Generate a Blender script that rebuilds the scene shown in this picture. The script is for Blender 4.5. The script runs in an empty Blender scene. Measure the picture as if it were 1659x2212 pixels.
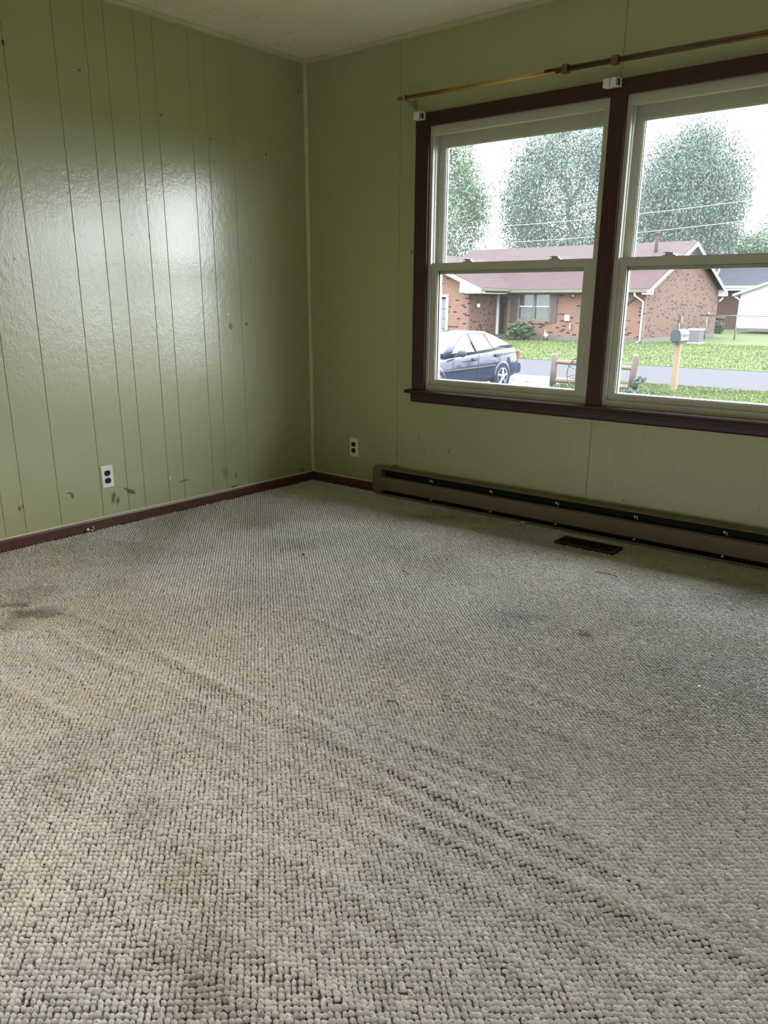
import bpy, bmesh, math, random
import numpy as np
from mathutils import Vector, Matrix
random.seed(7); rng = np.random.default_rng(11)
SC = bpy.context.scene
COL = SC.collection

# ------------------------------------------------------------------ camera
CAM = Vector((3.6211, -3.7003, 1.1289)); YAW, PITCH, ROLL, FPX = 0.68973, 0.30816, 0.00453, 1704.52
cd = bpy.data.cameras.new('camera'); cam = bpy.data.objects.new('camera', cd); COL.objects.link(cam)
cy, sy, cp, sp = math.cos(YAW), math.sin(YAW), math.cos(PITCH), math.sin(PITCH)
fw = Vector((-sy*cp, cy*cp, -sp)); rt = Vector((cy, sy, 0)); up = rt.cross(fw)
r2 = rt*math.cos(ROLL) + up*math.sin(ROLL); u2 = -rt*math.sin(ROLL) + up*math.cos(ROLL)
cam.matrix_world = Matrix(((r2.x, u2.x, -fw.x, CAM.x), (r2.y, u2.y, -fw.y, CAM.y), (r2.z, u2.z, -fw.z, CAM.z), (0, 0, 0, 1)))
cd.sensor_fit = 'VERTICAL'; cd.sensor_height = 24.0; cd.sensor_width = 18.0
cd.lens = FPX/2212*24.0; cd.shift_x = 10.92/2212; cd.shift_y = 87.157/2212
cd.clip_start = 0.05; cd.clip_end = 400
SC.camera = cam

# ------------------------------------------------------------------ sky (overcast), portals, exposure
W = bpy.data.worlds.new('sky'); SC.world = W; W.use_nodes = True
nt = W.node_tree; nt.nodes.clear()
tc = nt.nodes.new('ShaderNodeTexCoord'); sx = nt.nodes.new('ShaderNodeSeparateXYZ'); nt.links.new(tc.outputs['Generated'], sx.inputs[0])
rp = nt.nodes.new('ShaderNodeValToRGB'); nt.links.new(sx.outputs['Z'], rp.inputs[0])
rp.color_ramp.elements[0].position = 0.0; rp.color_ramp.elements[0].color = (0.415, 0.435, 0.455, 1)
rp.color_ramp.elements[1].position = 1.0; rp.color_ramp.elements[1].color = (0.96, 1.0, 1.06, 1)
bg = nt.nodes.new('ShaderNodeBackground'); bg.inputs[1].default_value = 22.0
wo = nt.nodes.new('ShaderNodeOutputWorld'); nt.links.new(rp.outputs[0], bg.inputs[0]); nt.links.new(bg.outputs[0], wo.inputs[0])

def portal(name, loc, rot, sx_, sy_):
    l = bpy.data.lights.new(name, 'AREA'); l.shape = 'RECTANGLE'; l.size = sx_; l.size_y = sy_
    l.cycles.is_portal = True
    o = bpy.data.objects.new(name, l); COL.objects.link(o); o.location = loc; o.rotation_euler = rot
portal('window_portal', (2.475, 0.16, 1.32), (math.radians(-90), 0, 0), 3.24, 1.42)   # faces into the room (-y)

vs = SC.view_settings
SC.display_settings.display_device = 'sRGB'
vs.view_transform = 'Standard'; vs.look = 'None'; vs.exposure = 0.0; vs.gamma = 1.0; vs.use_curve_mapping = False
SC.cycles.use_denoising = True
SC.cycles.max_bounces = 12; SC.cycles.diffuse_bounces = 7; SC.cycles.glossy_bounces = 4
SC.cycles.transparent_max_bounces = 24; SC.cycles.transmission_bounces = 6
SC.cycles.sample_clamp_indirect = 12.0; SC.cycles.caustics_reflective = False; SC.cycles.caustics_refractive = False

# ------------------------------------------------------------------ helpers: materials
class N:
    def __init__(s, name):
        s.m = bpy.data.materials.new(name); s.m.use_nodes = True
        s.t = s.m.node_tree; s.t.nodes.clear()
        s.out = s.t.nodes.new('ShaderNodeOutputMaterial')
    def n(s, typ, **kw):
        nd = s.t.nodes.new('ShaderNode' + typ)
        for k, v in kw.items():
            if k.startswith('i_'):
                key = k[2:]; key = int(key) if key.isdigit() else key.replace('_', ' ')
                s.set(nd.inputs[key], v)
            else: setattr(nd, k, v)
        return nd
    def set(s, inp, v):
        if isinstance(v, bpy.types.NodeSocket): s.t.links.new(v, inp)
        elif isinstance(v, bpy.types.Node): s.t.links.new(v.outputs[0], inp)
        else:
            if isinstance(v, (tuple, list)) and len(v) == 3 and inp.type == 'RGBA': v = (*v, 1)
            inp.default_value = v
    def math(s, op, a, b=0.0, c=None, clamp=False):
        nd = s.n('Math', operation=op, use_clamp=clamp); s.set(nd.inputs[0], a); s.set(nd.inputs[1], b)
        if c is not None: s.set(nd.inputs[2], c)
        return nd.outputs[0]
    def mix(s, f, a, b, bt='MIX'):
        nd = s.n('MixRGB', blend_type=bt); s.set(nd.inputs[0], f); s.set(nd.inputs[1], a); s.set(nd.inputs[2], b); return nd.outputs[0]
    def ramp(s, f, p0, p1, c0=(0, 0, 0), c1=(1, 1, 1)):
        nd = s.n('ValToRGB'); s.set(nd.inputs[0], f); e = nd.color_ramp.elements
        e[0].position = p0; e[1].position = p1; e[0].color = (*c0, 1); e[1].color = (*c1, 1); return nd.outputs[0]
    def noise(s, vec, scale, detail=3.0, rough=0.55):
        nd = s.n('TexNoise'); s.set(nd.inputs['Vector'], vec); nd.inputs['Scale'].default_value = scale
        nd.inputs['Detail'].default_value = detail; nd.inputs['Roughness'].default_value = rough; return nd.outputs[0]
    def pos(s): return s.n('NewGeometry').outputs['Position']
    def obj(s): return s.n('TexCoord').outputs['Object']
    def bsdf(s, color, rough=0.5, metal=0.0, spec=0.5, bump=None, bdist=0.001, bstr=1.0):
        b = s.n('BsdfPrincipled'); b.inputs['IOR'].default_value = 1.5; s.set(b.inputs['Base Color'], color); s.set(b.inputs['Roughness'], rough)
        s.set(b.inputs['Metallic'], metal); s.set(b.inputs['Specular IOR Level'], spec)
        if bump is not None:
            bp = s.n('Bump'); bp.inputs['Strength'].default_value = bstr; bp.inputs['Distance'].default_value = bdist
            s.set(bp.inputs['Height'], bump); s.t.links.new(bp.outputs[0], b.inputs['Normal'])
        s.t.links.new(b.outputs[0], s.out.inputs[0]); return b

def simple(name, color, rough=0.5, metal=0.0, spec=0.5, var=0.12, vscale=6.0, bscale=0, bdist=0.0005):
    k = N(name); o = k.obj()
    f = k.noise(o, vscale, 4)
    c = k.mix(k.ramp(f, 0.35, 0.7), tuple(x*(1-var) for x in color), tuple(min(1, x*(1+var)) for x in color))
    b = k.noise(o, bscale, 2) if bscale else None
    k.bsdf(c, rough, metal, spec, b, bdist); return k.m

def marks(k, base, plane, lst):
    """own-coloured chips, scuffs and nail holes on a painted wall; lst: (u, v, ru, rv, colour, softness, tilt)"""
    ps = k.pos(); s = k.n('SeparateXYZ'); k.set(s.inputs[0], ps)
    U, V = (s.outputs['Y'], s.outputs['Z']) if plane == 'x' else (s.outputs['X'], s.outputs['Z'])
    wob = k.noise(ps, 70, 3); wob = k.math('MULTIPLY_ADD', wob, 1.1, -0.55)
    for (u, v, ru, rv, col, soft, tilt) in lst:
        du = k.math('SUBTRACT', U, u); dv = k.math('SUBTRACT', V, v)
        if tilt:
            c_, s_ = math.cos(tilt), math.sin(tilt)
            a = k.math('ADD', k.math('MULTIPLY', du, c_), k.math('MULTIPLY', dv, s_))
            b = k.math('SUBTRACT', k.math('MULTIPLY', dv, c_), k.math('MULTIPLY', du, s_)); du, dv = a, b
        a = k.math('POWER', k.math('ABSOLUTE', k.math('DIVIDE', du, ru)), 2.0); b = k.math('POWER', k.math('ABSOLUTE', k.math('DIVIDE', dv, rv)), 2.0)
        d = k.math('ADD', k.math('SQRT', k.math('ADD', a, b)), wob)
        base = k.mix(k.ramp(d, max(0.0, 0.95-soft), 1.0, (1, 1, 1), (0, 0, 0)), base, col)
    return base

BROWN = (0.17, 0.07, 0.03); DARK = (0.02, 0.02, 0.015); SCUFF = (0.10, 0.105, 0.07); PALE = (0.62, 0.62, 0.52)
LEFT_MARKS = [(-0.645, 0.989, 0.013, 0.019, BROWN, .06, 0), (-0.527, 0.999, 0.009, 0.012, BROWN, .06, 0.6), (-0.66, 1.055, .012, .007, PALE, .3, 0.3),
    (-1.717, 0.20, 0.008, 0.019, BROWN, .08, 0.3), (-1.73, .214, .014, .004, BROWN, .1, 0), (-1.989, 0.186, 0.009, 0.014, (.2, .12, .04), .1, 0), (-1.972, .19, .004, .012, BROWN, .1, 0),
    (-1.49, 0.146, 0.017, 0.040, SCUFF, .5, -0.25), (-1.465, .125, .012, .03, SCUFF, .6, -.2), (-1.385, 0.160, 0.036, 0.014, SCUFF, .3, -0.45), (-1.41, .178, .02, .008, SCUFF, .5, -.6),
    (-1.79, 2.15, 0.006, 0.015, DARK, .2, 0), (-1.445, 2.114, 0.010, 0.006, SCUFF, .3, 0), (-1.562, 1.44, 0.005, 0.017, DARK, .15, 0), (-1.144, 1.437, 0.005, 0.018, DARK, .15, 0),
    (-1.244, 1.439, .006, .006, SCUFF, .2, 0), (-0.683, 0.062, 0.035, 0.008, SCUFF, .5, .2), (-0.107, 0.075, 0.03, 0.012, (.18, .15, .08), .5, 0), (-0.74, 0.16, 0.03, 0.05, (.22, .23, .13), .8, 0),
    (-0.66, .13, .012, .02, SCUFF, .7, 0), (-1.13, .19, .007, .01, PALE, .2, 0), (-0.477, 1.353, .004, .006, DARK, .2, 0), (-0.324, 1.91, .005, .010, DARK, .2, 0), (-0.054, 2.275, .004, .014, DARK, .2, 0),
    (-0.715, 1.937, .008, .006, SCUFF, .3, 0), (-1.02, 2.0, .010, .006, SCUFF, .3, 0), (-1.86, 1.30, .012, .01, SCUFF, .5, 0), (-.912, 1.30, .0012, .27, (.25, .26, .16), .5, 0), (-.893, 1.28, .0010, .24, (.25, .26, .16), .5, 0), (-.869, 1.30, .0014, .30, (.22, .23, .14), .5, 0), (-.850, 1.33, .0010, .25, (.25, .26, .16), .5, 0), (-1.04, .16, .05, .006, SCUFF, .6, .1)]
BACK_MARKS = [(1.084, 0.314, 0.004, 0.022, DARK, .3, -0.3), (0.911, 0.293, .003, .018, SCUFF, .3, -.2), (0.868, 0.37, .003, .02, SCUFF, .3, 0), (2.136, 0.193, .012, .004, DARK, .3, 0), (0.796, 1.387, .008, .012, SCUFF, .3, 0), (.705, .25, .004, .04, SCUFF, .3, 0)]

def paint(name, plane, lst, rough):
    k = N(name); ps = k.pos()
    f = k.noise(ps, 2.2, 4)
    c = k.mix(k.ramp(f, 0.3, 0.75), (0.375, 0.385, 0.215), (0.395, 0.405, 0.228))
    g = k.ramp(k.noise(ps, 6, 3, .6), 0.45, 0.85)                    # faint grime
    c = k.mix(k.math('MULTIPLY', g, 0.10), c, (0.24, 0.22, 0.12))
    c = marks(k, c, plane, lst)
    mp = k.n('Mapping'); k.set(mp.inputs[0], ps); mp.inputs['Scale'].default_value = (1, 1, .7)
    b = k.math('ADD', k.math('MULTIPLY', k.noise(mp.outputs[0], 110, 3), 0.75), k.math('MULTIPLY', k.noise(mp.outputs[0], 32, 3), 1.1))
    k.bsdf(c, k.math('ADD', k.math('MULTIPLY', k.noise(ps, 5, 3), .10), rough-.05+.25), 0, 0.7, b, 0.0011, 0.62)
    pb = [n for n in k.t.nodes if n.type == 'BSDF_PRINCIPLED'][0]; bn = [n for n in k.t.nodes if n.type == 'BUMP'][0]
    pb.inputs['Coat Weight'].default_value = 1.0; pb.inputs['Coat IOR'].default_value = 1.75; pb.inputs['Coat Roughness'].default_value = rough-.02; k.t.links.new(bn.outputs[0], pb.inputs['Coat Normal']); return k.m

M = {}
M['paint_left'] = paint('green_gloss_paint_left', 'x', LEFT_MARKS, 0.205)
M['paint_back'] = paint('green_gloss_paint_back', 'y', BACK_MARKS, 0.33)
M['paint_gap'] = simple('dark_green_groove', (0.05, 0.052, 0.028), 0.6)
M['trim_paint'] = simple('green_trim_paint', (0.55, 0.55, 0.36), 0.35)
def ceiling_mat():
    k = N('ceiling_paint'); ps = k.pos()
    c = k.mix(k.ramp(k.noise(ps, 1.5, 4), .35, .7), (0.86, 0.78, 0.65), (0.91, 0.83, 0.70))
    mp = k.n('Mapping'); k.set(mp.inputs[0], ps); mp.inputs['Scale'].default_value = (14, 5, 1)
    sc = k.ramp(k.noise(mp.outputs[0], 1.7, 5, .75), 0.64, 0.70)
    c = k.mix(k.math('MULTIPLY', sc, 0.75), c, (0.12, 0.08, 0.05))
    k.bsdf(c, .75, 0, .3, k.noise(ps, 60, 3), .002, .5); return k.m
M['ceiling'] = ceiling_mat()
def wood(name, a, b, axis, rough=.38, scale=3.0):
    k = N(name); o = k.pos(); mp = k.n('Mapping'); k.set(mp.inputs[0], o)
    s = [22.0, 22.0, 22.0]; s[axis] = 1.2; mp.inputs['Scale'].default_value = s
    f = k.noise(mp.outputs[0], scale, 5, .65)
    k.bsdf(k.mix(k.ramp(f, .3, .72), a, b), rough, 0, .5, f, .0006, .4); return k.m
M['casing_x'] = wood('dark_stained_casing_x', (0.0300, 0.0096, 0.0084), (0.0510, 0.0156, 0.0132), 0)
M['casing_z'] = wood('dark_stained_casing_z', (0.0330, 0.0108, 0.0084), (0.0570, 0.0192, 0.0144), 2)
M['base_x'] = wood('brown_baseboard_x', (0.0723, 0.0294, 0.0221), (0.1105, 0.0473, 0.0347), 0)
M['base_y'] = wood('brown_baseboard_y', (0.0723, 0.0294, 0.0221), (0.1105, 0.0473, 0.0347), 1)
M['vinyl'] = simple('aged_white_vinyl', (0.52, 0.515, 0.45), 0.38, var=.05)
M['spacer'] = simple('aluminium_spacer', (0.45, 0.47, 0.48), 0.4, .6)
M['plate'] = simple('white_plastic', (0.80, 0.80, 0.77), 0.3, var=.03)
M['black'] = simple('black_plastic', (0.008, 0.008, 0.010), 0.35, var=.05)
M['blackmat'] = simple('matt_black', (0.006, 0.006, 0.006), 0.8, var=.05)
M['brass'] = simple('worn_brass', (0.6000, 0.4320, 0.1560), 0.32, .85, var=.15)
M['bronze'] = simple('dull_bronze', (0.22, 0.15, 0.10), 0.33, .8, var=.15)
M['steel'] = simple('zinc_steel', (0.42, 0.42, 0.41), 0.35, .8)
M['heater'] = simple('tan_enamel', (0.175, 0.138, 0.098), 0.42, var=.08, vscale=3)
M['heater_dust'] = simple('tan_enamel_dusty', (0.165, 0.138, 0.078), 0.6, var=.15, vscale=9)
M['register'] = simple('brown_register_metal', (0.035, 0.017, 0.012), 0.45)
M['floor'] = simple('carpet_backing', (0.14, 0.125, 0.10), 0.9)
M['clip'] = simple('pale_clip', (0.60, 0.62, 0.64), 0.4)
M['scrap_white'] = simple('white_scrap', (0.85, 0.85, 0.82), 0.4)
M['scrap_tan'] = simple('tan_scrap', (0.42, 0.30, 0.20), 0.6)
M['scrap_dark'] = simple('dark_scrap', (0.05, 0.04, 0.03), 0.7)
def glass_mat(name, dirt, streak):
    k = N(name); ps = k.pos()
    tr = k.n('BsdfTransparent', i_0=(0.975, 0.985, 0.985)); gl = k.n('BsdfGlossy', i_0=(1, 1, 1), i_1=0.015)
    lw = k.n('LayerWeight', i_Blend=0.5); fr = k.math('MULTIPLY_ADD', k.math('POWER', lw.outputs['Facing'], 5.0), 0.45, 0.025)
    m1 = k.n('MixShader'); k.set(m1.inputs[0], fr); k.t.links.new(tr.outputs[0], m1.inputs[1]); k.t.links.new(gl.outputs[0], m1.inputs[2])
    tl = k.n('BsdfTranslucent', i_0=(.86, .92, .97))
    sp_ = k.ramp(k.noise(ps, 38, 4, .7), 0.60, 0.80); lo = k.ramp(k.noise(ps, 3.0, 4), 0.3, 0.8)
    d = k.math('ADD', dirt, k.math('ADD', k.math('MULTIPLY', sp_, streak), k.math('MULTIPLY', lo, streak*.6)))
    m2 = k.n('MixShader'); k.set(m2.inputs[0], d); k.t.links.new(m1.outputs[0], m2.inputs[1]); k.t.links.new(tl.outputs[0], m2.inputs[2])
    k.t.links.new(m2.outputs[0], k.out.inputs[0]); return k.m
M['pane_up'] = glass_mat('dusty_pane_upper', 0.014, 0.008)
M['pane_low'] = glass_mat('dusty_pane_lower', 0.003, 0.005)
M['pane_clean'] = glass_mat('clear_door_pane', 0.004, 0.0)
def carpet_mat():
    k = N('berber_loop_carpet'); a = k.n('Attribute', attribute_name='tint'); ps = k.pos()
    f = k.noise(ps, 330, 5, .8)
    c = k.mix(1.0, a.outputs['Color'], k.ramp(f, .25, .75, (.62, .62, .62), (1.20, 1.20, 1.20)), 'MULTIPLY')
    b = k.bsdf(c, 0.95, 0, 0.1, f, 0.0042, 1.0); b.inputs['Sheen Weight'].default_value = 0.06; return k.m
M['carpet'] = carpet_mat()
def ground_mat(name, a, b, scale, rough=.9, dots=None):
    k = N(name); ps = k.pos(); c = k.mix(k.ramp(k.noise(ps, scale, 6, .7), .3, .7), a, b)
    c = k.mix(k.math('MULTIPLY', k.ramp(k.noise(ps, scale*.12, 3), .35, .65), .35), c, a)
    if dots: c = k.mix(k.math('MULTIPLY', k.ramp(k.noise(ps, 9, 3, .6), .66, .72), .5), c, dots)
    k.bsdf(c, rough, 0, .2, k.noise(ps, scale*3, 3), .01, .5); return k.m
M['lawn'] = ground_mat('lawn_green', (0.0182, 0.0310, 0.0020), (0.0335, 0.0463, 0.0036), 3.0)
M['blade'] = simple('grass_blade', (0.0343, 0.0551, 0.0035), 0.7, var=.35, vscale=.8)
M['clover'] = simple('clover_white', (0.0572, 0.0643, 0.0429), 0.8)
M['road'] = ground_mat('asphalt', (0.0123, 0.0118, 0.0160), (0.0151, 0.0144, 0.0191), 2.0)
M['drive'] = ground_mat('concrete', (0.0315, 0.0315, 0.0335), (0.0394, 0.0394, 0.0404), 2.0)
M['found'] = simple('foundation_concrete', (0.0542, 0.0500, 0.0437), 0.9)
def brick(name, plane, base, base2, dark, amt):
    k = N(name); s = k.n('SeparateXYZ'); k.set(s.inputs[0], k.pos()); cx = k.n('CombineXYZ')
    k.set(cx.inputs[0], s.outputs['Y' if plane == 'x' else 'X']); k.set(cx.inputs[1], s.outputs['Z'])
    def bt(c1, c2, mo, bias, off):
        n = k.n('TexBrick'); k.set(n.inputs['Vector'], cx.outputs[0])
        for nm, v in (('Color1', c1), ('Color2', c2), ('Mortar', mo)): k.set(n.inputs[nm], v)
        n.inputs['Scale'].default_value = 1.0; n.inputs['Mortar Size'].default_value = .010; n.inputs['Bias'].default_value = bias
        n.inputs['Brick Width'].default_value = .24 if plane == 'y' else .17; n.inputs['Row Height'].default_value = .082 if plane == 'y' else .088; return n
    t = bt((0, 0, 0), (1, 1, 1), (0, 0, 0), 0.0, 0)
    tint = t.outputs['Color']
    c = k.mix(k.ramp(k.noise(k.pos(), 1.1, 4), .3, .7), k.mix(tint, base, base2), k.mix(tint, tuple(q*.86 for q in base), base))
    c = k.mix(k.ramp(tint, 1-amt, 1-amt+.02), c, dark)
    c = k.mix(k.math('MULTIPLY', t.outputs['Fac'], .6), c, (0.074, 0.053, 0.041))
    k.bsdf(c, .85, 0, .2, t.outputs['Fac'], .006, -0.5); return k.m
BR = dict(base=(0.0829, 0.0436, 0.0316), base2=(0.0971, 0.0549, 0.0407), dark=(0.0060, 0.0047, 0.0054))  # one brick; a lit front and a shaded side are scaled into its colour
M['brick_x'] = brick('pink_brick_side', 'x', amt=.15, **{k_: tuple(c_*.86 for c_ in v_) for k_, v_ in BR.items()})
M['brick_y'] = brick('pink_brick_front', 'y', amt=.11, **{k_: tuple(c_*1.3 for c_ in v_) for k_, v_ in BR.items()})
M['brick_far'] = brick('red_brick_far', 'y', (0.0405, 0.0143, 0.0124), (0.0476, 0.0191, 0.0158), (0.0238, 0.0095, 0.0095), .2)
def roofm(name, a, b):
    k = N(name); ps = k.pos(); w = k.n('TexWave', wave_type='BANDS', bands_direction='Z'); k.set(w.inputs['Vector'], ps)
    w.inputs['Scale'].default_value = 2.6; w.inputs['Distortion'].default_value = .6
    c = k.mix(k.ramp(k.noise(ps, 1.2, 5, .7), .3, .7), a, b); c = k.mix(k.math('MULTIPLY', w.outputs['Fac'], .25), c, tuple(x*.6 for x in a))
    k.bsdf(c, .9, 0, .15, w.outputs['Fac'], .01, .4); return k.m
M['roof'] = roofm('rose_shingles', (0.0214, 0.0113, 0.0121), (0.0282, 0.0151, 0.0156))
M['roof_far'] = roofm('slate_shingles', (0.0100, 0.0114, 0.0167), (0.0151, 0.0167, 0.0227))
M['white'] = simple('white_siding', (0.3500, 0.3500, 0.3500), 0.6, var=.03)
M['ac_grey'] = simple('condenser_grey', (0.0328, 0.0339, 0.0345), 0.6)
M['cream'] = simple('cream_paint', (0.0670, 0.0626, 0.0424), 0.6, var=.05)
M['shutter'] = simple('mauve_shutter', (0.0298, 0.0155, 0.0167), 0.6)
M['winglass'] = simple('far_window_glass', (0.0298, 0.0358, 0.0388), 0.08, var=.2, vscale=1.2)
M['curtain'] = simple('curtain', (0.0715, 0.0774, 0.0774), 0.8)
M['carpaint'] = simple('dark_blue_car_paint', (0.010, 0.014, 0.030), 0.10, 0, .32, var=.02)
M['carglass'] = simple('car_glass', (0.03, 0.04, 0.05), 0.03, 0, .9, var=.02)
M['rubber'] = simple('tyre_rubber', (0.0071, 0.0071, 0.0077), 0.8)
M['alloy'] = simple('alloy_rim', (0.2502, 0.2502, 0.2561), 0.3, .5)
M['lamp_red'] = simple('red_tail_lamp', (0.1072, 0.0178, 0.0090), 0.2)
M['fence_wood'] = wood('weathered_rail', (0.0393, 0.0256, 0.0197), (0.0572, 0.0393, 0.0304), 2, .8)
M['rail_wood'] = wood('split_rail', (0.0536, 0.0304, 0.0178), (0.0715, 0.0465, 0.0286), 0, .8)
M['post_wood'] = wood('new_pine_post', (0.0929, 0.0607, 0.0322), (0.1216, 0.0858, 0.0465), 2, .7)
M['mailbox'] = simple('dark_green_mailbox', (0.0084, 0.0143, 0.0161), 0.35, 0, .35)
M['leaf_a'] = simple('leaf_green', (0.0485, 0.0851, 0.0378), 0.55, var=.45, vscale=.9)
M['leaf_b'] = simple('leaf_blue_green', (0.0414, 0.0689, 0.0505), 0.55, var=.45, vscale=.9)
M['bush'] = simple('bush_green', (0.0208, 0.0446, 0.0107), 0.6, var=.5, vscale=5)
M['bark'] = simple('bark', (0.0741, 0.0629, 0.0519), 0.9, var=.3)
M['wire'] = simple('cable_grey', (0.1191, 0.1370, 0.1370), 0.5)
M['galv'] = simple('galvanised', (0.1013, 0.1042, 0.1072), 0.5, .3)
M['wheel_iron'] = simple('dark_iron', (0.0149, 0.0131, 0.0131), 0.6)

# ------------------------------------------------------------------ helpers: geometry
class MB:
    def __init__(s): s.bm = bmesh.new()
    def box(s, a, b, rot=None, piv=None):
        x0, y0, z0 = (min(a[i], b[i]) for i in range(3)); x1, y1, z1 = (max(a[i], b[i]) for i in range(3))
        vs_ = [s.bm.verts.new(v) for v in [(x0, y0, z0), (x1, y0, z0), (x1, y1, z0), (x0, y1, z0), (x0, y0, z1), (x1, y0, z1), (x1, y1, z1), (x0, y1, z1)]]
        for f in [(0, 3, 2, 1), (4, 5, 6, 7), (0, 1, 5, 4), (1, 2, 6, 5), (2, 3, 7, 6), (3, 0, 4, 7)]: s.bm.faces.new([vs_[i] for i in f])
        if rot is not None: bmesh.ops.rotate(s.bm, verts=vs_, cent=piv or (0, 0, 0), matrix=rot)
        return s
    def prism(s, poly, axis, a, b):
        """extrude a 2-D polygon along axis ('x': poly is (y,z); 'y': (x,z); 'z': (x,y))"""
        def P(u, v, w): return {'x': (w, u, v), 'y': (u, w, v), 'z': (u, v, w)}[axis]
        A = [s.bm.verts.new(P(u, v, a)) for u, v in poly]; B = [s.bm.verts.new(P(u, v, b)) for u, v in poly]
        n = len(poly); s.bm.faces.new(A); s.bm.faces.new(list(reversed(B)))
        for i in range(n): s.bm.faces.new([A[i], B[i], B[(i+1) % n], A[(i+1) % n]])
        return s
    def tube(s, pts, r, n=8, cap=True):
        pts = [Vector(p) for p in pts]; rings = []
        rad = r if isinstance(r, (list, tuple)) else [r]*len(pts)
        for i, p in enumerate(pts):
            d = (pts[min(i+1, len(pts)-1)] - pts[max(i-1, 0)]).normalized()
            a = d.cross(Vector((0, 0, 1)) if abs(d.z) < .95 else Vector((1, 0, 0))).normalized(); b = d.cross(a)
            rings.append([s.bm.verts.new(p + (a*math.cos(t)+b*math.sin(t))*rad[i]) for t in [2*math.pi*j/n for j in range(n)]])
        for A, B in zip(rings, rings[1:]):
            for j in range(n): s.bm.faces.new([A[j], A[(j+1) % n], B[(j+1) % n], B[j]])
        if cap: s.bm.faces.new(list(reversed(rings[0]))); s.bm.faces.new(rings[-1])
        return s
    def lathe(s, prof, c, axis='z', n=16):
        """prof: list of (radius, height) around axis through c"""
        c = Vector(c); rings = []
        for r, h in prof:
            ring = []
            for j in range(n):
                t = 2*math.pi*j/n; u, v = r*math.cos(t), r*math.sin(t)
                ring.append(s.bm.verts.new(c + Vector({'z': (u, v, h), 'y': (u, h, v), 'x': (h, u, v)}[axis])))
            rings.append(ring)
        for A, B in zip(rings, rings[1:]):
            for j in range(n): s.bm.faces.new([A[j], A[(j+1) % n], B[(j+1) % n], B[j]])
        s.bm.faces.new(list(reversed(rings[0]))); s.bm.faces.new(rings[-1]); return s
    def blob(s, c, r, sub=2, jit=0.0):
        m = Matrix.Translation(c) @ Matrix.Diagonal((*r, 1)); k = bmesh.ops.create_icosphere(s.bm, subdivisions=sub, radius=1, matrix=m)
        if jit:
            for v in k['verts']: v.co += Vector([random.uniform(-jit, jit) for _ in range(3)])
        return s
    def poly(s, pts): s.bm.faces.new([s.bm.verts.new(p) for p in pts]); return s
    def loft(s, rings, close=True, cap=True):
        R = [[s.bm.verts.new(p) for p in ring] for ring in rings]; n = len(R[0])
        for A, B in zip(R, R[1:]):
            for j in range(n if close else n-1): s.bm.faces.new([A[j], A[(j+1) % n], B[(j+1) % n], B[j]])
        if cap and close: s.bm.faces.new(list(reversed(R[0]))); s.bm.faces.new(R[-1])
        return s
    def bevel(s, w, seg=1):
        es = [e for e in s.bm.edges if len(e.link_faces) == 2 and e.calc_face_angle(0) > .5]
        bmesh.ops.bevel(s.bm, geom=es, offset=w, segments=seg, affect='EDGES', clamp_overlap=True); return s
    def build(s, name, mat, parent=None, smooth=False, world=True):
        bmesh.ops.recalc_face_normals(s.bm, faces=s.bm.faces)
        if parent is not None and world:
            off = parent.location.copy(); q = parent.parent
            while q is not None: off += q.location; q = q.parent
            bmesh.ops.translate(s.bm, verts=s.bm.verts, vec=-off)
        me = bpy.data.meshes.new(name); s.bm.to_mesh(me); s.bm.free()
        if smooth: me.polygons.foreach_set('use_smooth', [True]*len(me.polygons))
        o = bpy.data.objects.new(name, me); COL.objects.link(o)
        if mat: me.materials.append(M[mat])
        if parent is not None: o.parent = parent
        return o
def tag(o, label=None, cat=None, group=None, kind=None):
    for k_, v_ in (('label', label), ('category', cat), ('group', group), ('kind', kind)):
        if v_: o[k_] = v_
    return o
def thing(name, loc, label=None, cat=None, group=None, kind=None, rz=0.0):
    o = bpy.data.objects.new(name, None); COL.objects.link(o); o.location = loc; o.rotation_euler = (0, 0, rz); o.empty_display_size = .1
    return tag(o, label, cat, group, kind)
def struct(o): o['kind'] = 'structure'; return o
def rawmesh(name, co, faces_flat, nside, mat, smooth=True):
    me = bpy.data.meshes.new(name); co = np.asarray(co, np.float32); fl = np.asarray(faces_flat, np.int32).ravel(); nf = len(fl)//nside
    me.vertices.add(len(co)); me.vertices.foreach_set('co', co.ravel()); me.loops.add(len(fl)); me.loops.foreach_set('vertex_index', fl)
    me.polygons.add(nf); me.polygons.foreach_set('loop_start', np.arange(nf, dtype=np.int32)*nside)
    me.update(calc_edges=True)
    if smooth: me.polygons.foreach_set('use_smooth', np.ones(nf, bool))
    me.materials.append(M[mat]); return me
def link(name, me, parent=None):
    o = bpy.data.objects.new(name, me); COL.objects.link(o); o.parent = parent; return o

# ================================================================== ROOM SHELL
RX, RY, H = 5.4, -5.5, 2.44
struct(MB().box((-.15, RY-.15, -.16), (RX+.15, .15, -.012)).build('floor', 'floor'))
struct(MB().box((-.15, RY-.15, H), (RX+.15, .15, H+.14)).build('ceiling', 'ceiling'))
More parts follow.
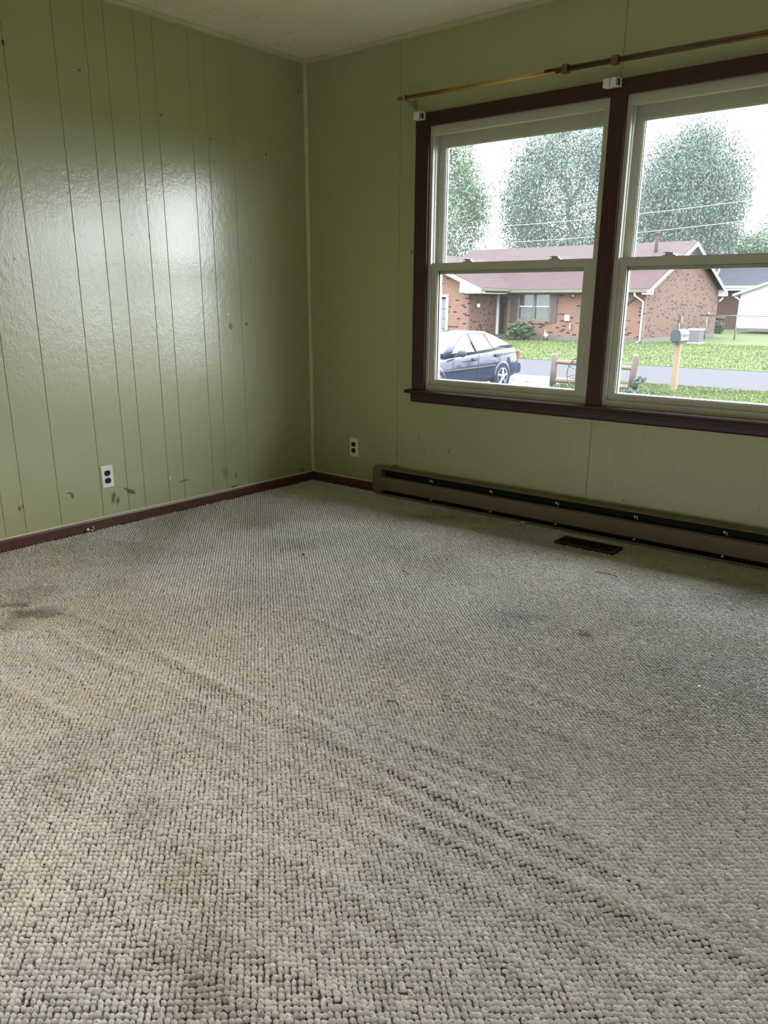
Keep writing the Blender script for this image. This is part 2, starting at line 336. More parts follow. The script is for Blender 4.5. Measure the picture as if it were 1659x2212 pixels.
# left wall: backing with the narrow planks of the panelling in front
wl = struct(MB().box((-.15, RY, -.012), (-.007, .15, H)).build('wall_left', 'paint_gap'))
gl_ = [0.0, -.559, -.731, -.831, -1.038, -1.142, -1.299, -1.401, -1.556, -1.789, -1.969, -2.07, -2.225, -2.33, -2.49, -2.59, -2.80, -2.95, -3.2, -3.31, -3.6, -3.85, -4.1, -4.25, -4.4, -4.7, -5.0, -5.25, RY]
for a, b in zip(gl_, gl_[1:]):
    mb = MB().box((-.007, b+(.0006 if b < -.6 else .0002), 0.0), (0, a-(.0006 if a < -.6 else .0002), H)); es = [e for e in mb.bm.edges if abs(e.verts[0].co.x) < 1e-5 and abs(e.verts[1].co.x) < 1e-5 and abs(e.verts[0].co.y-e.verts[1].co.y) < 1e-6]
    bmesh.ops.bevel(mb.bm, geom=es, offset=.0016 if b < -.6 else .0006, segments=1, affect='EDGES')
    mb.build('plank', 'paint_left', wl)
# window wall
OX0, OX1, OZ0, OZ1 = .875, 4.075, .600, 2.030
mb = MB()
for a, b in [((0, .007, -.012), (OX0, .14, H)), ((OX1, .007, -.012), (RX+.15, .14, H)), ((OX0, .007, -.012), (OX1, .14, OZ0)), ((OX0, .007, OZ1), (OX1, .14, H))]: mb.box(a, b)
wb = struct(mb.build('wall_back', 'paint_gap'))
gx = [0.0, .61, .705, .865, 1.825, 1.935, 2.07, 2.20, 2.36, 2.58, 2.757, 2.86, 3.02, 3.155, 3.36, 3.62, 3.8, 4.075, 4.3, 4.55, 4.8, 5.1, RX]
for a, b in zip(gx, gx[1:]):
    spans = [(0, H)] if b <= OX0 or a >= OX1 else [(0, OZ0), (OZ1, H)]
    for z0, z1 in spans:
        if z0 == OZ1: continue
        seam = lambda v: .0010 if min(abs(v-.705), abs(v-1.935)) < .01 else .00012; x0, x1 = a+seam(a), b-seam(b)
        mb = MB().box((x0, 0, z0), (x1, .007, z1)); es = [e for e in mb.bm.edges if abs(e.verts[0].co.y) < 1e-5 and abs(e.verts[1].co.y) < 1e-5 and abs(e.verts[0].co.x-e.verts[1].co.x) < 1e-6]
        bmesh.ops.bevel(mb.bm, geom=es, offset=.0006 if min(abs(a-.705), abs(b-.705), abs(b-1.935), abs(a-1.935)) < .01 else .0003, segments=1, affect='EDGES')
        mb.build('plank', 'paint_back', wb)
for a, b in ((.8652, 1.934), (1.936, 3.154), (3.156, 4.0748)): MB().box((a, 0, OZ1), (b, .007, H)).bevel(.0008).build('plank', 'paint_back', wb)
struct(MB().box((RX, RY, -.012), (RX+.15, 0, H)).build('wall_right', 'trim_paint'))
struct(MB().box((-.15, RY-.15, -.012), (RX+.15, RY, H)).build('wall_front', 'trim_paint'))
def fill_downlight(x, y, watts, col, where, cone):  # added fill lamps, no such fixtures known; they brighten the near carpet
    o = thing('recessed_light', (x, y, H), 'white recessed ceiling light behind the photographer, ' + where, 'ceiling light', 'recessed lights behind the camera')
    MB().lathe([(.055, -.001), (.085, -.001), (.085, -.006), (.060, -.012), (.055, -.008)], (x, y, H), 'z', 28).build('trim_ring', 'plate', o, True)
    l = bpy.data.lights.new('lamp', 'SPOT'); l.energy = watts; l.color = col; l.spot_size = math.radians(cone); l.spot_blend = 1.0; l.shadow_soft_size = .05
    lo = bpy.data.objects.new('lamp', l); COL.objects.link(lo); lo.location = (x, y, H-.02)
for a in ((1.45, -3.55, 250, (1.0, .85, .66), 'nearest the left wall', 104), (2.85, -3.75, 150, (1.0, .97, .93), 'in the middle', 92), (4.3, -2.9, 100, (1.0, .98, .96), 'nearest the right wall', 92)): fill_downlight(*a)
rv = struct(MB().box((-.6, .14, 2.27), (RX+.6, .60, 2.31)).build('roof_overhang', 'white'))  # unseen eave with fascia and gutter, added to keep high sky off the carpet
MB().box((-.6, .60, 2.20), (RX+.6, .63, 2.42)).build('fascia', 'white', rv); MB().box((-.6, .63, 2.32), (RX+.6, .74, 2.42)).build('gutter', 'white', rv)
# trims
def cove(axis, a, b):
    q = [(0, 0), (.020, 0), (.019, -.006), (.014, -.014), (.006, -.019), (0, -.020)]
    return MB().prism([(-u if axis == 'x' else u, H+v-.001) for u, v in q], axis, a, b)
struct(cove('y', RY, -.02).build('trim_1', 'trim_paint')); struct(cove('x', 0.0, RX).build('trim_2', 'trim_paint'))
struct(MB().prism([(0, 0), (.017, 0), (.016, -.007), (.007, -.016), (0, -.017)], 'z', .055, H-.02).build('trim_3', 'trim_paint'))
def bprof(s): return [(0, 0), (s*.011, 0), (s*.011, .045), (s*.007, .052), (0, .053)]
b1 = struct(MB().prism(bprof(1), 'y', RY, -.011).build('baseboard_left', 'base_y'))
b2 = struct(MB().prism(bprof(-1), 'x', 0.0, RX).build('baseboard_back', 'base_x'))
# caulk bead above the baseboards
MB().prism([(0, .053), (.006, .053), (0, .059)], 'y', RY, -.005).build('caulk_bead', 'trim_paint', b1)
MB().prism([(0, .053), (-.006, .053), (0, .059)], 'x', 0.005, .565).build('caulk_bead', 'trim_paint', b2)

# ================================================================== WINDOW
CX = [.822, .905, 1.900, 1.974, 2.972, 3.046, 4.044, 4.127]
t = thing('trim_4', (1.94, 0, .6), kind='structure')                # the stained casing
MB().box((CX[0], -.018, .645), (CX[1], .006, 1.996)).bevel(.003).build('side_casing', 'casing_z', t)
MB().box((CX[6], -.018, .645), (CX[7], .006, 1.996)).bevel(.003).build('side_casing', 'casing_z', t)
MB().box((CX[4], -.018, .645), (CX[5], .006, 1.996)).bevel(.003).build('mullion_casing', 'casing_z', t)
MB().box((CX[2], -.018, .645), (CX[3], .006, 1.996)).bevel(.003).build('mullion_casing', 'casing_z', t)
MB().box((CX[0], -.019, 1.996), (CX[7], .006, 2.059)).bevel(.003).build('head_casing', 'casing_x', t)
MB().prism([(.006, .627), (-.046, .627), (-.049, .632), (-.049, .639), (-.044, .644), (.006, .645)], 'x', .790, 4.159).build('window_stool', 'casing_x', t)
MB().prism([(.006, .575), (-.012, .575), (-.017, .582), (-.019, .600), (-.019, .627), (.006, .627)], 'x', .815, 4.134).build('apron', 'casing_x', t)

def rect_frame(mb, x0, x1, z0, z1, y0, y1, l, r, b, tp):
    mb.box((x0, y0, z0), (x0+l, y1, z1)); mb.box((x1-r, y0, z0), (x1, y1, z1)); mb.box((x0+l, y0, z0), (x1-r, y1, z0+b)); mb.box((x0+l, y0, z1-tp), (x1-r, y1, z1)); return mb
def rframe(x0, x1, z0, z1, y0, y1, w, bev=.002):
    mb = rect_frame(MB(), x0, x1, z0, z1, y0, y1, *w); return mb.bevel(bev) if bev else mb
def window(idx, dx):
    w = thing('window_%d' % idx, (1.4+dx, .05, .645), kind='structure')
    X0, X1 = .897+dx, 1.905+dx
    rframe(X0, X1, .645, 2.000, .002, .020, (.026, .038, .030, .046)).build('frame', 'vinyl', w)
    rframe(X0, X1, .645, 2.000, .020, .120, (.016, .028, .022, .030), 0).build('jamb_liner', 'vinyl', w)
    MB().box((X0+.016, .024, 1.30), (X0+.029, .036, 1.97)).box((X1-.038, .024, 1.30), (X1-.028, .036, 1.97)).box((X0+.029, .024, 1.955), (X1-.038, .036, 1.97)).bevel(.0015).build('jamb_track', 'vinyl', w)
    # lower sash (room side) and upper sash (street side)
    lo = rframe(X0+.024, X1-.038, .672, 1.327, .016, .064, (.034, .046, .030, .036)).build('lower_sash', 'vinyl', w)
    rframe(X0+.056, X1-.082, .700, 1.293, .022, .030, (.007, .007, .008, .006), .001).build('glazing_bead', 'vinyl', lo)
    rframe(X0+.0565, X1-.0825, .7005, 1.2925, .030, .039, (.0055, .0055, .0055, .0065), 0).build('gasket', 'blackmat', lo)
    rframe(X0+.056, X1-.082, .700, 1.293, .039, .060, (.009, .009, .009, .009), 0).build('spacer', 'spacer', lo)
    MB().box((X0+.058, .0600, .702), (X1-.084, .0630, 1.291)).build('pane', 'pane_low', lo)
    MB().box((X0+.075, .0135, .688), (X1-.10, .016, .693)).bevel(.001).build('lift_rail', 'vinyl', lo)
    us = rframe(X0+.020, X1-.032, 1.272, 1.965, .068, .100, (.038, .034, .036, .058)).build('upper_sash', 'vinyl', w)
    rframe(X0+.055, X1-.064, 1.300, 1.910, .074, .081, (.007, .006, .006, .008), .001).build('glazing_bead', 'vinyl', us)
    rframe(X0+.0555, X1-.0645, 1.3005, 1.9095, .081, .086, (.0055, .0055, .0055, .0055), 0).build('gasket', 'blackmat', us)
    rframe(X0+.056, X1-.065, 1.301, 1.909, .086, .097, (.008, .007, .006, .008), 0).build('spacer', 'spacer', us)
    MB().box((X0+.058, .096, 1.302), (X1-.068, .099, 1.907)).build('pane', 'pane_up', us)
    for lx in (1.150, 1.658):
        x = lx+dx
        k = MB().box((x-.030, .020, 1.327), (x+.030, .046, 1.332)).box((x-.018, .022, 1.332), (x+.018, .044, 1.339)).bevel(.0015).build('sash_lock', 'vinyl', w)
        MB().prism([(x-.034, 1.339), (x-.030, 1.3435), (x-.012, 1.345), (x+.014, 1.342), (x+.020, 1.339), (x-.012, 1.339), (x-.026, 1.3405)], 'y', .026, .038).build('lock_lever', 'vinyl', k)
window(1, 0.0); window(2, 1.072); window(3, 2.144)

# ================================================================== CURTAIN ROD, BLIND BRACKETS
r = thing('curtain_rod', (1.9, -.08, 2.12), 'worn double brass and bronze traverse curtain rod mounted on the wall above the window', 'curtain rod')
def rz_(x): return 2.130 - (x-.75)*.0105
MB().tube([(.75, -.078, rz_(.75)+.005), (1.72, -.078, rz_(1.72)+.005)], .0058).build('rear_rod', 'brass', r, True)
MB().tube([(.75, -.088, rz_(.75)-.007), (1.72, -.088, rz_(1.72)-.007)], .0048).build('front_rod', 'brass', r, True)['label'] = 'slim brass front rod'
MB().tube([(1.60, -.080, rz_(1.6)+.004), (4.22, -.080, rz_(4.22)+.004)], .0088).build('outer_sleeve', 'bronze', r, True)['label'] = 'dull bronze outer sleeve'
MB().tube([(1.66, -.091, rz_(1.66)-.009), (4.22, -.091, rz_(4.22)-.009)], .0052).build('lower_sleeve', 'bronze', r, True)
for x in (1.705, 1.94):
    MB().box((x-.014, -.098, rz_(x)-.017), (x+.014, -.068, rz_(x)+.016)).bevel(.003).build('joint_collar', 'bronze', r)
for x in (.797, 4.15):
    z = rz_(x)
    b = MB().box((x-.006, -.095, z-.018), (x+.006, -.070, z+.014)).box((x-.004, -.075, z-.016), (x+.012, -.002, z-.011)).box((x-.004, -.004, z-.045), (x+.018, -.0005, z+.004)).bevel(.001).build('bracket', 'steel', r)
    MB().tube([(x+.004, -.080, z-.014), (x+.010, -.006, z-.038)], .003, 6).build('bracket_brace', 'steel', b, True)
    for zz in (z-.036, z-.004): MB().lathe([(.004, -.001), (.004, -.006), (.002, -.0075)], (x+.012, 0, zz), 'y', 8).build('screw', 'steel', b)
def bracket(name, x0, x1, label, two):
    z0, z1, y0, y1, th = 2.026, 2.061, -.052, -.019, .0022
    o = thing(name, ((x0+x1)/2, y1, z0), label, 'bracket', 'blind brackets on the window head')
    mb = MB().box((x0, y1-th, z0), (x1, y1, z1)).box((x0, y0, z1-th), (x1, y1-th, z1)).box((x0, y0, z0), (x0+th, y1-th, z1-th)).box((x0+th, y0, z0), (x1, y1-th, z0+th))
    mb.build('bracket_shell', 'plate', o)
    mid = (x0+x1)/2
    if two: gates = [(x0+.001, mid-.006), (mid+.001, x1-.012)]
    else: gates = [(x0+.001, x1-.016)]
    for a, b in gates: MB().box((a, y0-.0015, z0+.001), (b, y0, z1-.001)).bevel(.0006).build('gate', 'plate', o)
    if two: MB().box((mid-.005, y0+.002, z0+th), (mid, y1-th, z1-th)).build('divider', 'plate', o)
    MB().box((x1-.004, y0+.004, z0+th), (x1-.002, y0+.018, z1-.008)).build('slot_tab', 'blackmat', o)
bracket('blind_bracket', .832, .884, 'small white plastic blind bracket on the left end of the window head', False)
bracket('blind_bracket', 1.874, 1.947, 'wider white plastic double blind bracket above the post between the windows', True)

# ================================================================== OUTLETS
def outlet(root, face):
    """face(u, v, d) -> world point: u across, v up, d out of the wall"""
    def pr(name, mat, par, poly, d0, d1, bev=0):
        mb = MB(); A = [mb.bm.verts.new(face(u, v, d0)) for u, v in poly]; B = [mb.bm.verts.new(face(u, v, d1)) for u, v in poly]
        n = len(poly); mb.bm.faces.new(A); mb.bm.faces.new(B)
        for i in range(n): mb.bm.faces.new([A[i], B[i], B[(i+1) % n], A[(i+1) % n]])
        if bev: mb.bevel(bev, 2)
        return mb.build(name, mat, par)
    def rec(cv, s=1.0):
        pts = []
        for i in range(24):
            t_ = 2*math.pi*i/24; pts.append((.0172*s*math.cos(t_), cv + max(-.0138*s, min(.0138*s, .0172*s*math.sin(t_)))))
        return pts
    w, h = .0350, .0575
    mb = MB(); ring = lambda a, b, d: [mb.bm.verts.new(face(u, v, d)) for u, v in ((-a, -b), (a, -b), (a, b), (-a, b))]
    R = [ring(w, h, .0005), ring(w, h, .0018), ring(w-.0045, h-.0045, .0062)]
    for A, B in zip(R, R[1:]):
        for j in range(4): mb.bm.faces.new([A[j], A[(j+1) % 4], B[(j+1) % 4], B[j]])
    mb.bm.faces.new(R[0]); mb.bm.faces.new(R[-1]); mb.build('cover_plate', 'plate', root)
    for cv in (.0195, -.0195):
        pr('receptacle_rim', 'plate', root, rec(cv, 1.14), .006, .0068)
        p_ = pr('receptacle', 'black', root, rec(cv), .006, .0082, .0006); p_['label'] = 'black receptacle face'
        for u, hh in ((-.0062, .0042), (.0062, .0034)): pr('slot', 'blackmat', p_, [(u-.0011, cv+.003-hh), (u+.0011, cv+.003-hh), (u+.0011, cv+.003+hh), (u-.0011, cv+.003+hh)], .0081, .0084)
        pr('ground_hole', 'blackmat', p_, [(.0022*math.cos(i), cv-.0075+.0022*math.sin(i)) for i in [2*math.pi*j/8 for j in range(8)]], .0081, .0084)
    pr('screw', 'steel', root, [(.0030*math.cos(i), .0030*math.sin(i)) for i in [2*math.pi*j/10 for j in range(10)]], .006, .0072)
a = thing('wall_outlet', (0, -1.515, .261), 'white plate duplex outlet with black receptacles on the left green wall', 'outlet', 'wall outlets')
outlet(a, lambda u, v, d: (d, -1.515+u, .261+v))
a = thing('wall_outlet', (.363, 0, .253), 'white plate duplex outlet with black receptacles under the window side, left of the heater', 'outlet', 'wall outlets')
outlet(a, lambda u, v, d: (.363+u, -d, .253+v))

# ================================================================== BASEBOARD HEATER, REGISTER
HX0, HX1 = .566, 4.222
h = thing('baseboard_heater', (2.394, -.03, 0), 'long tan metal electric baseboard heater along the wall below the windows', 'heater')
MB().box((HX0+.004, -.0125, .004), (HX1-.004, -.0115, .168)).build('back_panel', 'blackmat', h)
MB().prism([(-.0115, .172), (-.022, .1725), (-.040, .171), (-.0605, .1655), (-.0605, .1585), (-.058, .1585), (-.058, .163), (-.040, .1680), (-.0115, .169)], 'x', HX0+.002, HX1-.002).build('top_cover', 'heater_dust', h)
MB().prism([(-.0605, .034), (-.0605, .099), (-.057, .106), (-.040, .1135), (-.037, .1125), (-.0545, .1035), (-.058, .097), (-.058, .036)], 'x', HX0+.068, HX1-.068).build('front_panel', 'heater', h)
MB().prism([(-.0125, -.004), (-.0575, -.004), (-.0575, .0015), (-.0125, .0015)], 'x', HX0+.03, HX1-.03).build('bottom_pan', 'blackmat', h)
MB().prism([(-.0575, -.004), (-.0612, -.004), (-.0615, .010), (-.0605, .0115), (-.0575, .0115)], 'x', HX0+.03, HX1-.03).build('bottom_rail', 'heater', h)
for x0, x1 in ((HX0, HX0+.068), (HX1-.068, HX1)):
    MB().prism([(-.0115, .020), (-.0615, .022), (-.0620, .163), (-.0615, .166), (-.041, .1718), (-.022, .1735), (-.0115, .173)], 'x', x0, x1).bevel(.0012).build('end_cap', 'heater', h)
    MB().prism([(-.0115, .002), (-.055, .004), (-.057, .022), (-.0115, .022)], 'x', x0+.004, x1-.004).build('end_foot', 'heater', h)
MB().tube([(HX0+.07, -.036, .070), (HX1-.07, -.036, .070)], .006, 8).build('heating_element', 'galv', h, True)
f = MB()
for i in range(345):
    x = HX0+.11+i*.0101; f.box((x, -.052, .046), (x+.0006, -.020, .094))
f = f.build('heating_fins', 'galv', h); f['kind'] = 'stuff'
for x in (.998, 1.403, 1.803, 2.226, 2.644, 3.05, 3.45, 3.86):
    MB().box((x-.008, -.050, .131), (x+.001, -.047, .142)).box((x+.006, -.050, .124), (x+.010, -.047, .139)).box((x-.008, -.047, .131), (x-.005, -.012, .134)).build('support_clip', 'clip', h)
    MB().box((x-.004, -.050, .0175), (x+.006, -.047, .0275)).box((x-.002, -.047, .020), (x, -.012, .023)).build('lower_clip', 'clip', h)
rg = thing('floor_register', (2.07, -.22, .0), 'dark brown louvered floor register set in the carpet before the heater', 'register')
rect_frame(MB(), 1.918, 2.222, 0, 1, 0, 1, .012, .012, .012, .012).bm.free()
mb = MB()
for a_, b_ in (((1.918, -.281, -.004), (1.932, -.160, .0085)), ((2.208, -.281, -.004), (2.222, -.160, .0085)), ((1.932, -.281, -.004), (2.208, -.268, .0085)), ((1.932, -.173, -.004), (2.208, -.160, .0085))): mb.box(a_, b_)
mb.bevel(.002).build('register_frame', 'register', rg)
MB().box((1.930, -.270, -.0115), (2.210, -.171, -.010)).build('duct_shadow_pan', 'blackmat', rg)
for j in range(2):
    for i in range(24):
        x = 1.938+i*.0112; y0 = -.266+j*.0485
        MB().box((x, y0, -.003), (x+.0022, y0+.044, .006), Matrix.Rotation(math.radians(28), 3, 'Y'), (x, y0, .001)).build('louver', 'register', rg)
MB().box((1.932, -.2235, -.004), (2.208, -.2165, .0065)).build('cross_bar', 'register', rg)

# ================================================================== CARPET (loop pile)
RIDGES = [  # the carpet has come loose and lies in ripples parallel to the window wall: x0, x1, y, height, half width
    (1.05, 1.62, -2.43, .007, .020), (1.50, 2.35, -2.31, .010, .022), (1.10, 1.80, -2.735, .008, .024), (1.70, 2.15, -2.44, .005, .02), (0.98, 1.40, -2.29, .005, .018),
    (1.60, 1.98, -1.758, .0045, .014), (2.45, 3.20, -2.42, .010, .020), (2.50, 3.08, -2.285, .009, .020), (3.12, 3.50, -2.405, .009, .018), (2.42, 2.85, -2.19, .008, .018),
    (2.50, 3.05, -1.70, .004, .025), (2.45, 2.85, -3.06, .008, .024), (2.66, 3.05, -2.93, .007, .022), (2.48, 2.92, -2.75, .008, .024), (2.35, 2.72, -2.475, .007, .022),
    (2.00, 2.85, -2.345, .008, .022), (2.40, 2.95, -1.913, .0045, .02), (2.35, 2.70, -3.02, .006, .022), (1.9, 2.5, -2.60, .005, .03), (2.7, 3.3, -2.56, .006, .025), (1.6, 2.3, -2.9, .005, .03), (2.9, 3.5, -2.68, .005, .03),
    (2.2, 2.75, -2.24, .005, .013), (2.55, 2.95, -2.35, .006, .012), (2.62, 3.1, -2.48, .006, .014), (2.4, 2.8, -2.55, .005, .014), (2.55, 2.95, -2.63, .005, .013), (2.3, 2.6, -2.40, .005, .013), (2.75, 3.2, -2.34, .006, .012), (2.3, 2.65, -2.66, .005, .016), (2.65, 2.9, -2.82, .005, .014), (2.0, 2.4, -2.52, .004, .016), (1.25, 1.6, -2.58, .005, .016), (2.2, 2.6, -2.86, .004, .018)]
def rip(x, y):
    z = np.zeros_like(x)
    for x0, x1, yc, hh, w in RIDGES:
        hh *= 1.05; w = w*1.05
        e = 1/(1+np.exp(-(x-x0)/.05)) * 1/(1+np.exp((x-x1)/.05))
        yy = yc + .012*np.sin(x*7+yc*20)
        z += hh*e*np.exp(-((y-yy)/w)**2)
    return z
STAINS_AND_SHADE = [  # x, y, radius across, radius deep, colour multiplier, strength: spills, traffic dirt, and shade along the window wall painted as dark bands
    (.852, -2.379, .080, .055, (.36, .39, .37), .95), (.70, -2.41, .07, .03, (.40, .36, .30), .8), (.656, -2.352, .082, .15, (.62, .64, .58), .7), (.641, -2.248, .075, .05, (.6, .58, .5), .6), (2.261, -1.236, .086, .075, (.55, .56, .60), .85),
    (2.532, -1.224, .026, .03, (.45, .46, .48), .9), (1.963, -2.898, .062, .073, (.70, .60, .52), .8), (2.469, -2.921, .05, .10, (.74, .64, .56), .8), (2.686, -3.057, .055, .10, (.58, .48, .40), .85),
    (2.793, -3.054, .06, .06, (.68, .60, .55), .7), (2.216, -2.847, .05, .05, (.62, .57, .53), .75), (.931, -1.176, .135, .09, (.60, .54, .44), .75), (.551, -.982, .123, .12, (.62, .58, .48), .7), (2.809, -.571, .11, .07, (.62, .62, .66), .7),
    (3.164, -2.441, .064, .05, (.78, .75, .66), .6), (1.384, -1.583, .23, .2, (.86, .84, .80), .8), (2.59, -3.085, .05, .04, (.72, .66, .58), .7), (1.51, -2.685, .17, .1, (.88, .84, .78), .7), (2.375, -1.14, .21, .14, (.85, .85, .86), .7),
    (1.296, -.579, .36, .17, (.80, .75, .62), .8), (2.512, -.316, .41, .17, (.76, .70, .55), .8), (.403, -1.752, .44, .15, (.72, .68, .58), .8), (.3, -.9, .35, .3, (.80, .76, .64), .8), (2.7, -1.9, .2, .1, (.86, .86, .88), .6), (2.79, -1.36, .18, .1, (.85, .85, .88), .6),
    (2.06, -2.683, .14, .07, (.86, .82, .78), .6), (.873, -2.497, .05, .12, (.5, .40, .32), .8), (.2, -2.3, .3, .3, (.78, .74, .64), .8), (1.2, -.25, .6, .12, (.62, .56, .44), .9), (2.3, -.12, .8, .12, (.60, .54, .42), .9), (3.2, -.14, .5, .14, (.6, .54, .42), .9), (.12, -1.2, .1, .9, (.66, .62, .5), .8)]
def vnoise(x, y, s, seed):
    r_ = np.random.default_rng(seed).random((64, 64)); u, v = x*s, y*s; i, j = np.floor(u).astype(int), np.floor(v).astype(int); a_, b_ = u-i, v-j
    a_, b_ = a_*a_*(3-2*a_), b_*b_*(3-2*b_); g = lambda p, q: r_[p % 64, q % 64]
    return (g(i, j)*(1-a_)+g(i+1, j)*a_)*(1-b_)+(g(i, j+1)*(1-a_)+g(i+1, j+1)*a_)*b_
def tint(x, y):
    c = np.ones((len(x), 3))*np.array((.74, .72, .685))
    n = vnoise(x, y, 2.3, 1)*.5 + vnoise(x, y, 6, 2)*.3 + vnoise(x, y, 17, 3)*.2
    c *= (0.80 + .38*n)[:, None]
    c *= (1 + (vnoise(x, y, 3.1, 5)-.5)[:, None]*np.array((.05, .01, -.06)))
    wob = (vnoise(x, y, 14, 8)*.6 + vnoise(x, y, 40, 9)*.4 - .5)*1.1
    dx_, dy_ = .771, .636
    for sx0, sy0, ra, rd, col, st in STAINS_AND_SHADE:
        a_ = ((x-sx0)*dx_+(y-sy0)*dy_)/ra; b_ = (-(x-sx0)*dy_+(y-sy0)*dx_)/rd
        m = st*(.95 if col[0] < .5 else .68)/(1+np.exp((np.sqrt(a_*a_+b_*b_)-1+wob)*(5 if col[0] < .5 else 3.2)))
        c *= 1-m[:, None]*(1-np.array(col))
    return c
def carpet():
    v1, v2 = np.array((.0090, .0075)), np.array((-.0094, .0085))            # spacing of the loops
    x0, x1, y0, y1 = .012, 5.4, RY, -.013
    A, B = np.meshgrid(np.arange(-540, 580), np.arange(-660, 540), indexing='ij')
    x = (A*v1[0]+B*v2[0]).ravel(); y = (A*v1[1]+B*v2[1]-1.0).ravel(); k_ = (x > x0) & (x < x1) & (y > y0) & (y < y1); x, y = x[k_], y[k_]
    keep = ~((x > 1.914) & (x < 2.226) & (y > -.285) & (y < -.156)); x, y = x[keep], y[keep]
    # which loops lie in or near the view
    d = np.stack([x-CAM.x, y-CAM.y, np.full_like(x, -CAM.z)], 1); zc = d@np.array(fw); px = d@np.array(r2)/np.maximum(zc, .01); py = d@np.array(u2)/np.maximum(zc, .01)
    inview = (zc > .5) & (np.abs(px) < .62) & (py > -.78); D = np.linalg.norm(d, axis=1)
    near = inview & (D < 2.3); mid = inview & ~near; far = ~inview & (zc > .0) & (np.abs(px) < .95)
    V, T, C = [], [], []; off = 0
    for msk, n, rings in ((near, 8, ((-.45, .96), (.22, .92), (.62, .70), (.92, .36))), (mid, 6, ((-.45, .96), (.55, .76))), (far, 4, ((-.35, 1.0),))):
        X, Y = x[msk], y[msk]; m = len(X)
        if m == 0: continue
        X = X+rng.normal(0, .0009, m); Y = Y+rng.normal(0, .0009, m)
        hh = .0064*(1+rng.normal(0, .18, m)); sc = 1+rng.normal(0, .09, m); ang = rng.normal(.10, .30, m); ph = rng.random(m)*6.28
        Z0 = rip(X, Y) - .0055
        vs_ = []
        for (zz, rr) in rings:
            for q in range(n):
                t_ = 2*math.pi*q/n + (ph if n > 5 else .4); k_ = rr*sc*(1+rng.normal(0, .12 if n > 5 else .06, m))
                u, v = .0080*k_*np.cos(t_), .0053*k_*np.sin(t_)
                vs_.append(np.stack([X+u*np.cos(ang)-v*np.sin(ang), Y+u*np.sin(ang)+v*np.cos(ang), Z0+zz*hh+rng.normal(0, .0005 if n > 5 else .0002, m)], 1))
        vs_.append(np.stack([X+rng.normal(0, .0016, m), Y+rng.normal(0, .0014, m), Z0+hh], 1))
        P = np.stack(vs_, 1); nv = P.shape[1]; tr = []
        for a_ in range(len(rings)-1):
            for q in range(n):
                b0, b1, c0, c1 = a_*n+q, a_*n+(q+1) % n, (a_+1)*n+q, (a_+1)*n+(q+1) % n; tr += [(b0, b1, c1), (b0, c1, c0)]
        l_ = (len(rings)-1)*n
        tr += [(l_+q, l_+(q+1) % n, nv-1) for q in range(n)]
        tr = np.array(tr, np.int32); F = (np.arange(m, dtype=np.int32)*nv)[:, None, None]+tr[None]+off
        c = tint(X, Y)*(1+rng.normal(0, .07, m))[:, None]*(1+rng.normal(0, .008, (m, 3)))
        C.append(np.repeat(c[:, None], nv, 1).reshape(-1, 3)); V.append(P.reshape(-1, 3)); T.append(F.reshape(-1, 3)); off += m*nv
    V, T, C = np.concatenate(V), np.concatenate(T), np.concatenate(C)
    me = rawmesh('carpet', V, T, 3, 'carpet')
    at_ = me.color_attributes.new('tint', 'FLOAT_COLOR', 'POINT'); at_.data.foreach_set('color', np.concatenate([C, np.ones((len(C), 1))], 1).astype(np.float32).ravel())
    o = link('carpet', me); print('carpet tris', len(T), near.sum(), mid.sum(), far.sum())
    tag(o, 'worn beige looped berber carpet with ripples and stains covering the floor', 'carpet', kind='stuff')
    # woven backing between the loops
    gx_, gy_ = np.meshgrid(np.linspace(.002, 5.398, 271), np.linspace(RY, -.002, 276), indexing='ij'); gx_, gy_ = gx_.ravel(), gy_.ravel()
    gz = rip(gx_, gy_)-.0095
    i, j = np.meshgrid(np.arange(270), np.arange(275), indexing='ij'); b = (i*276+j).ravel(); Q = np.stack([b, b+276, b+277, b+1], 1)
    cq = (gx_[b]+.01, gy_[b]+.01); Q = Q[~((cq[0] > 1.92) & (cq[0] < 2.22) & (cq[1] > -.28) & (cq[1] < -.16))]
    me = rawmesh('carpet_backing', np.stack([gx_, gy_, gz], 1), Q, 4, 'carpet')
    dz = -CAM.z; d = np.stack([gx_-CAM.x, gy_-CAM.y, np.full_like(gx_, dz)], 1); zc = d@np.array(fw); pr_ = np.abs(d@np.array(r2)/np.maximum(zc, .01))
    cb = tint(gx_, gy_)*np.where((zc > 0) & (pr_ < .95), .16, .8)[:, None]  # backing darkened under the visible loops: gap shade put into its colour
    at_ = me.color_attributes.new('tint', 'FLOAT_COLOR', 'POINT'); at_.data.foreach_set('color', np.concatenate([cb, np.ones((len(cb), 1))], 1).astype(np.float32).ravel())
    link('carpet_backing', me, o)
carpet()

# ================================================================== LITTER ON THE FLOOR
ch = thing('bead_chain', (1.20, -.26, .004), 'short length of tan bead chain curled on the carpet in front of the heater', 'chain')
pts = [(1.165+.0115*i, -.318+.008*math.sin(i*.9)+(.014*max(0, i-3) if i > 3 else 0), .0055) for i in range(11)]
for i, p_ in enumerate(pts): MB().blob(p_, (.0055, .0055, .0045), 1).build('bead', 'scrap_tan', ch, True)
MB().tube(pts, .0012, 5).build('cord', 'scrap_tan', ch, True)
c_ = thing('plastic_anchor', (.016, -1.656, .0), 'small clear and white plastic cable clip against the left baseboard', 'clip')
MB().blob((.0185, -1.664, .013), (.006, .008, .009), 2, .001).build('clip_head', 'scrap_white', c_, True)
MB().tube([(.018+.0, -1.640+.010*math.cos(t_), .014+.010*math.sin(t_)) for t_ in [k_*.5-2.6 for k_ in range(9)]], .0022, 6).build('clip_loop', 'scrap_white', c_, True)
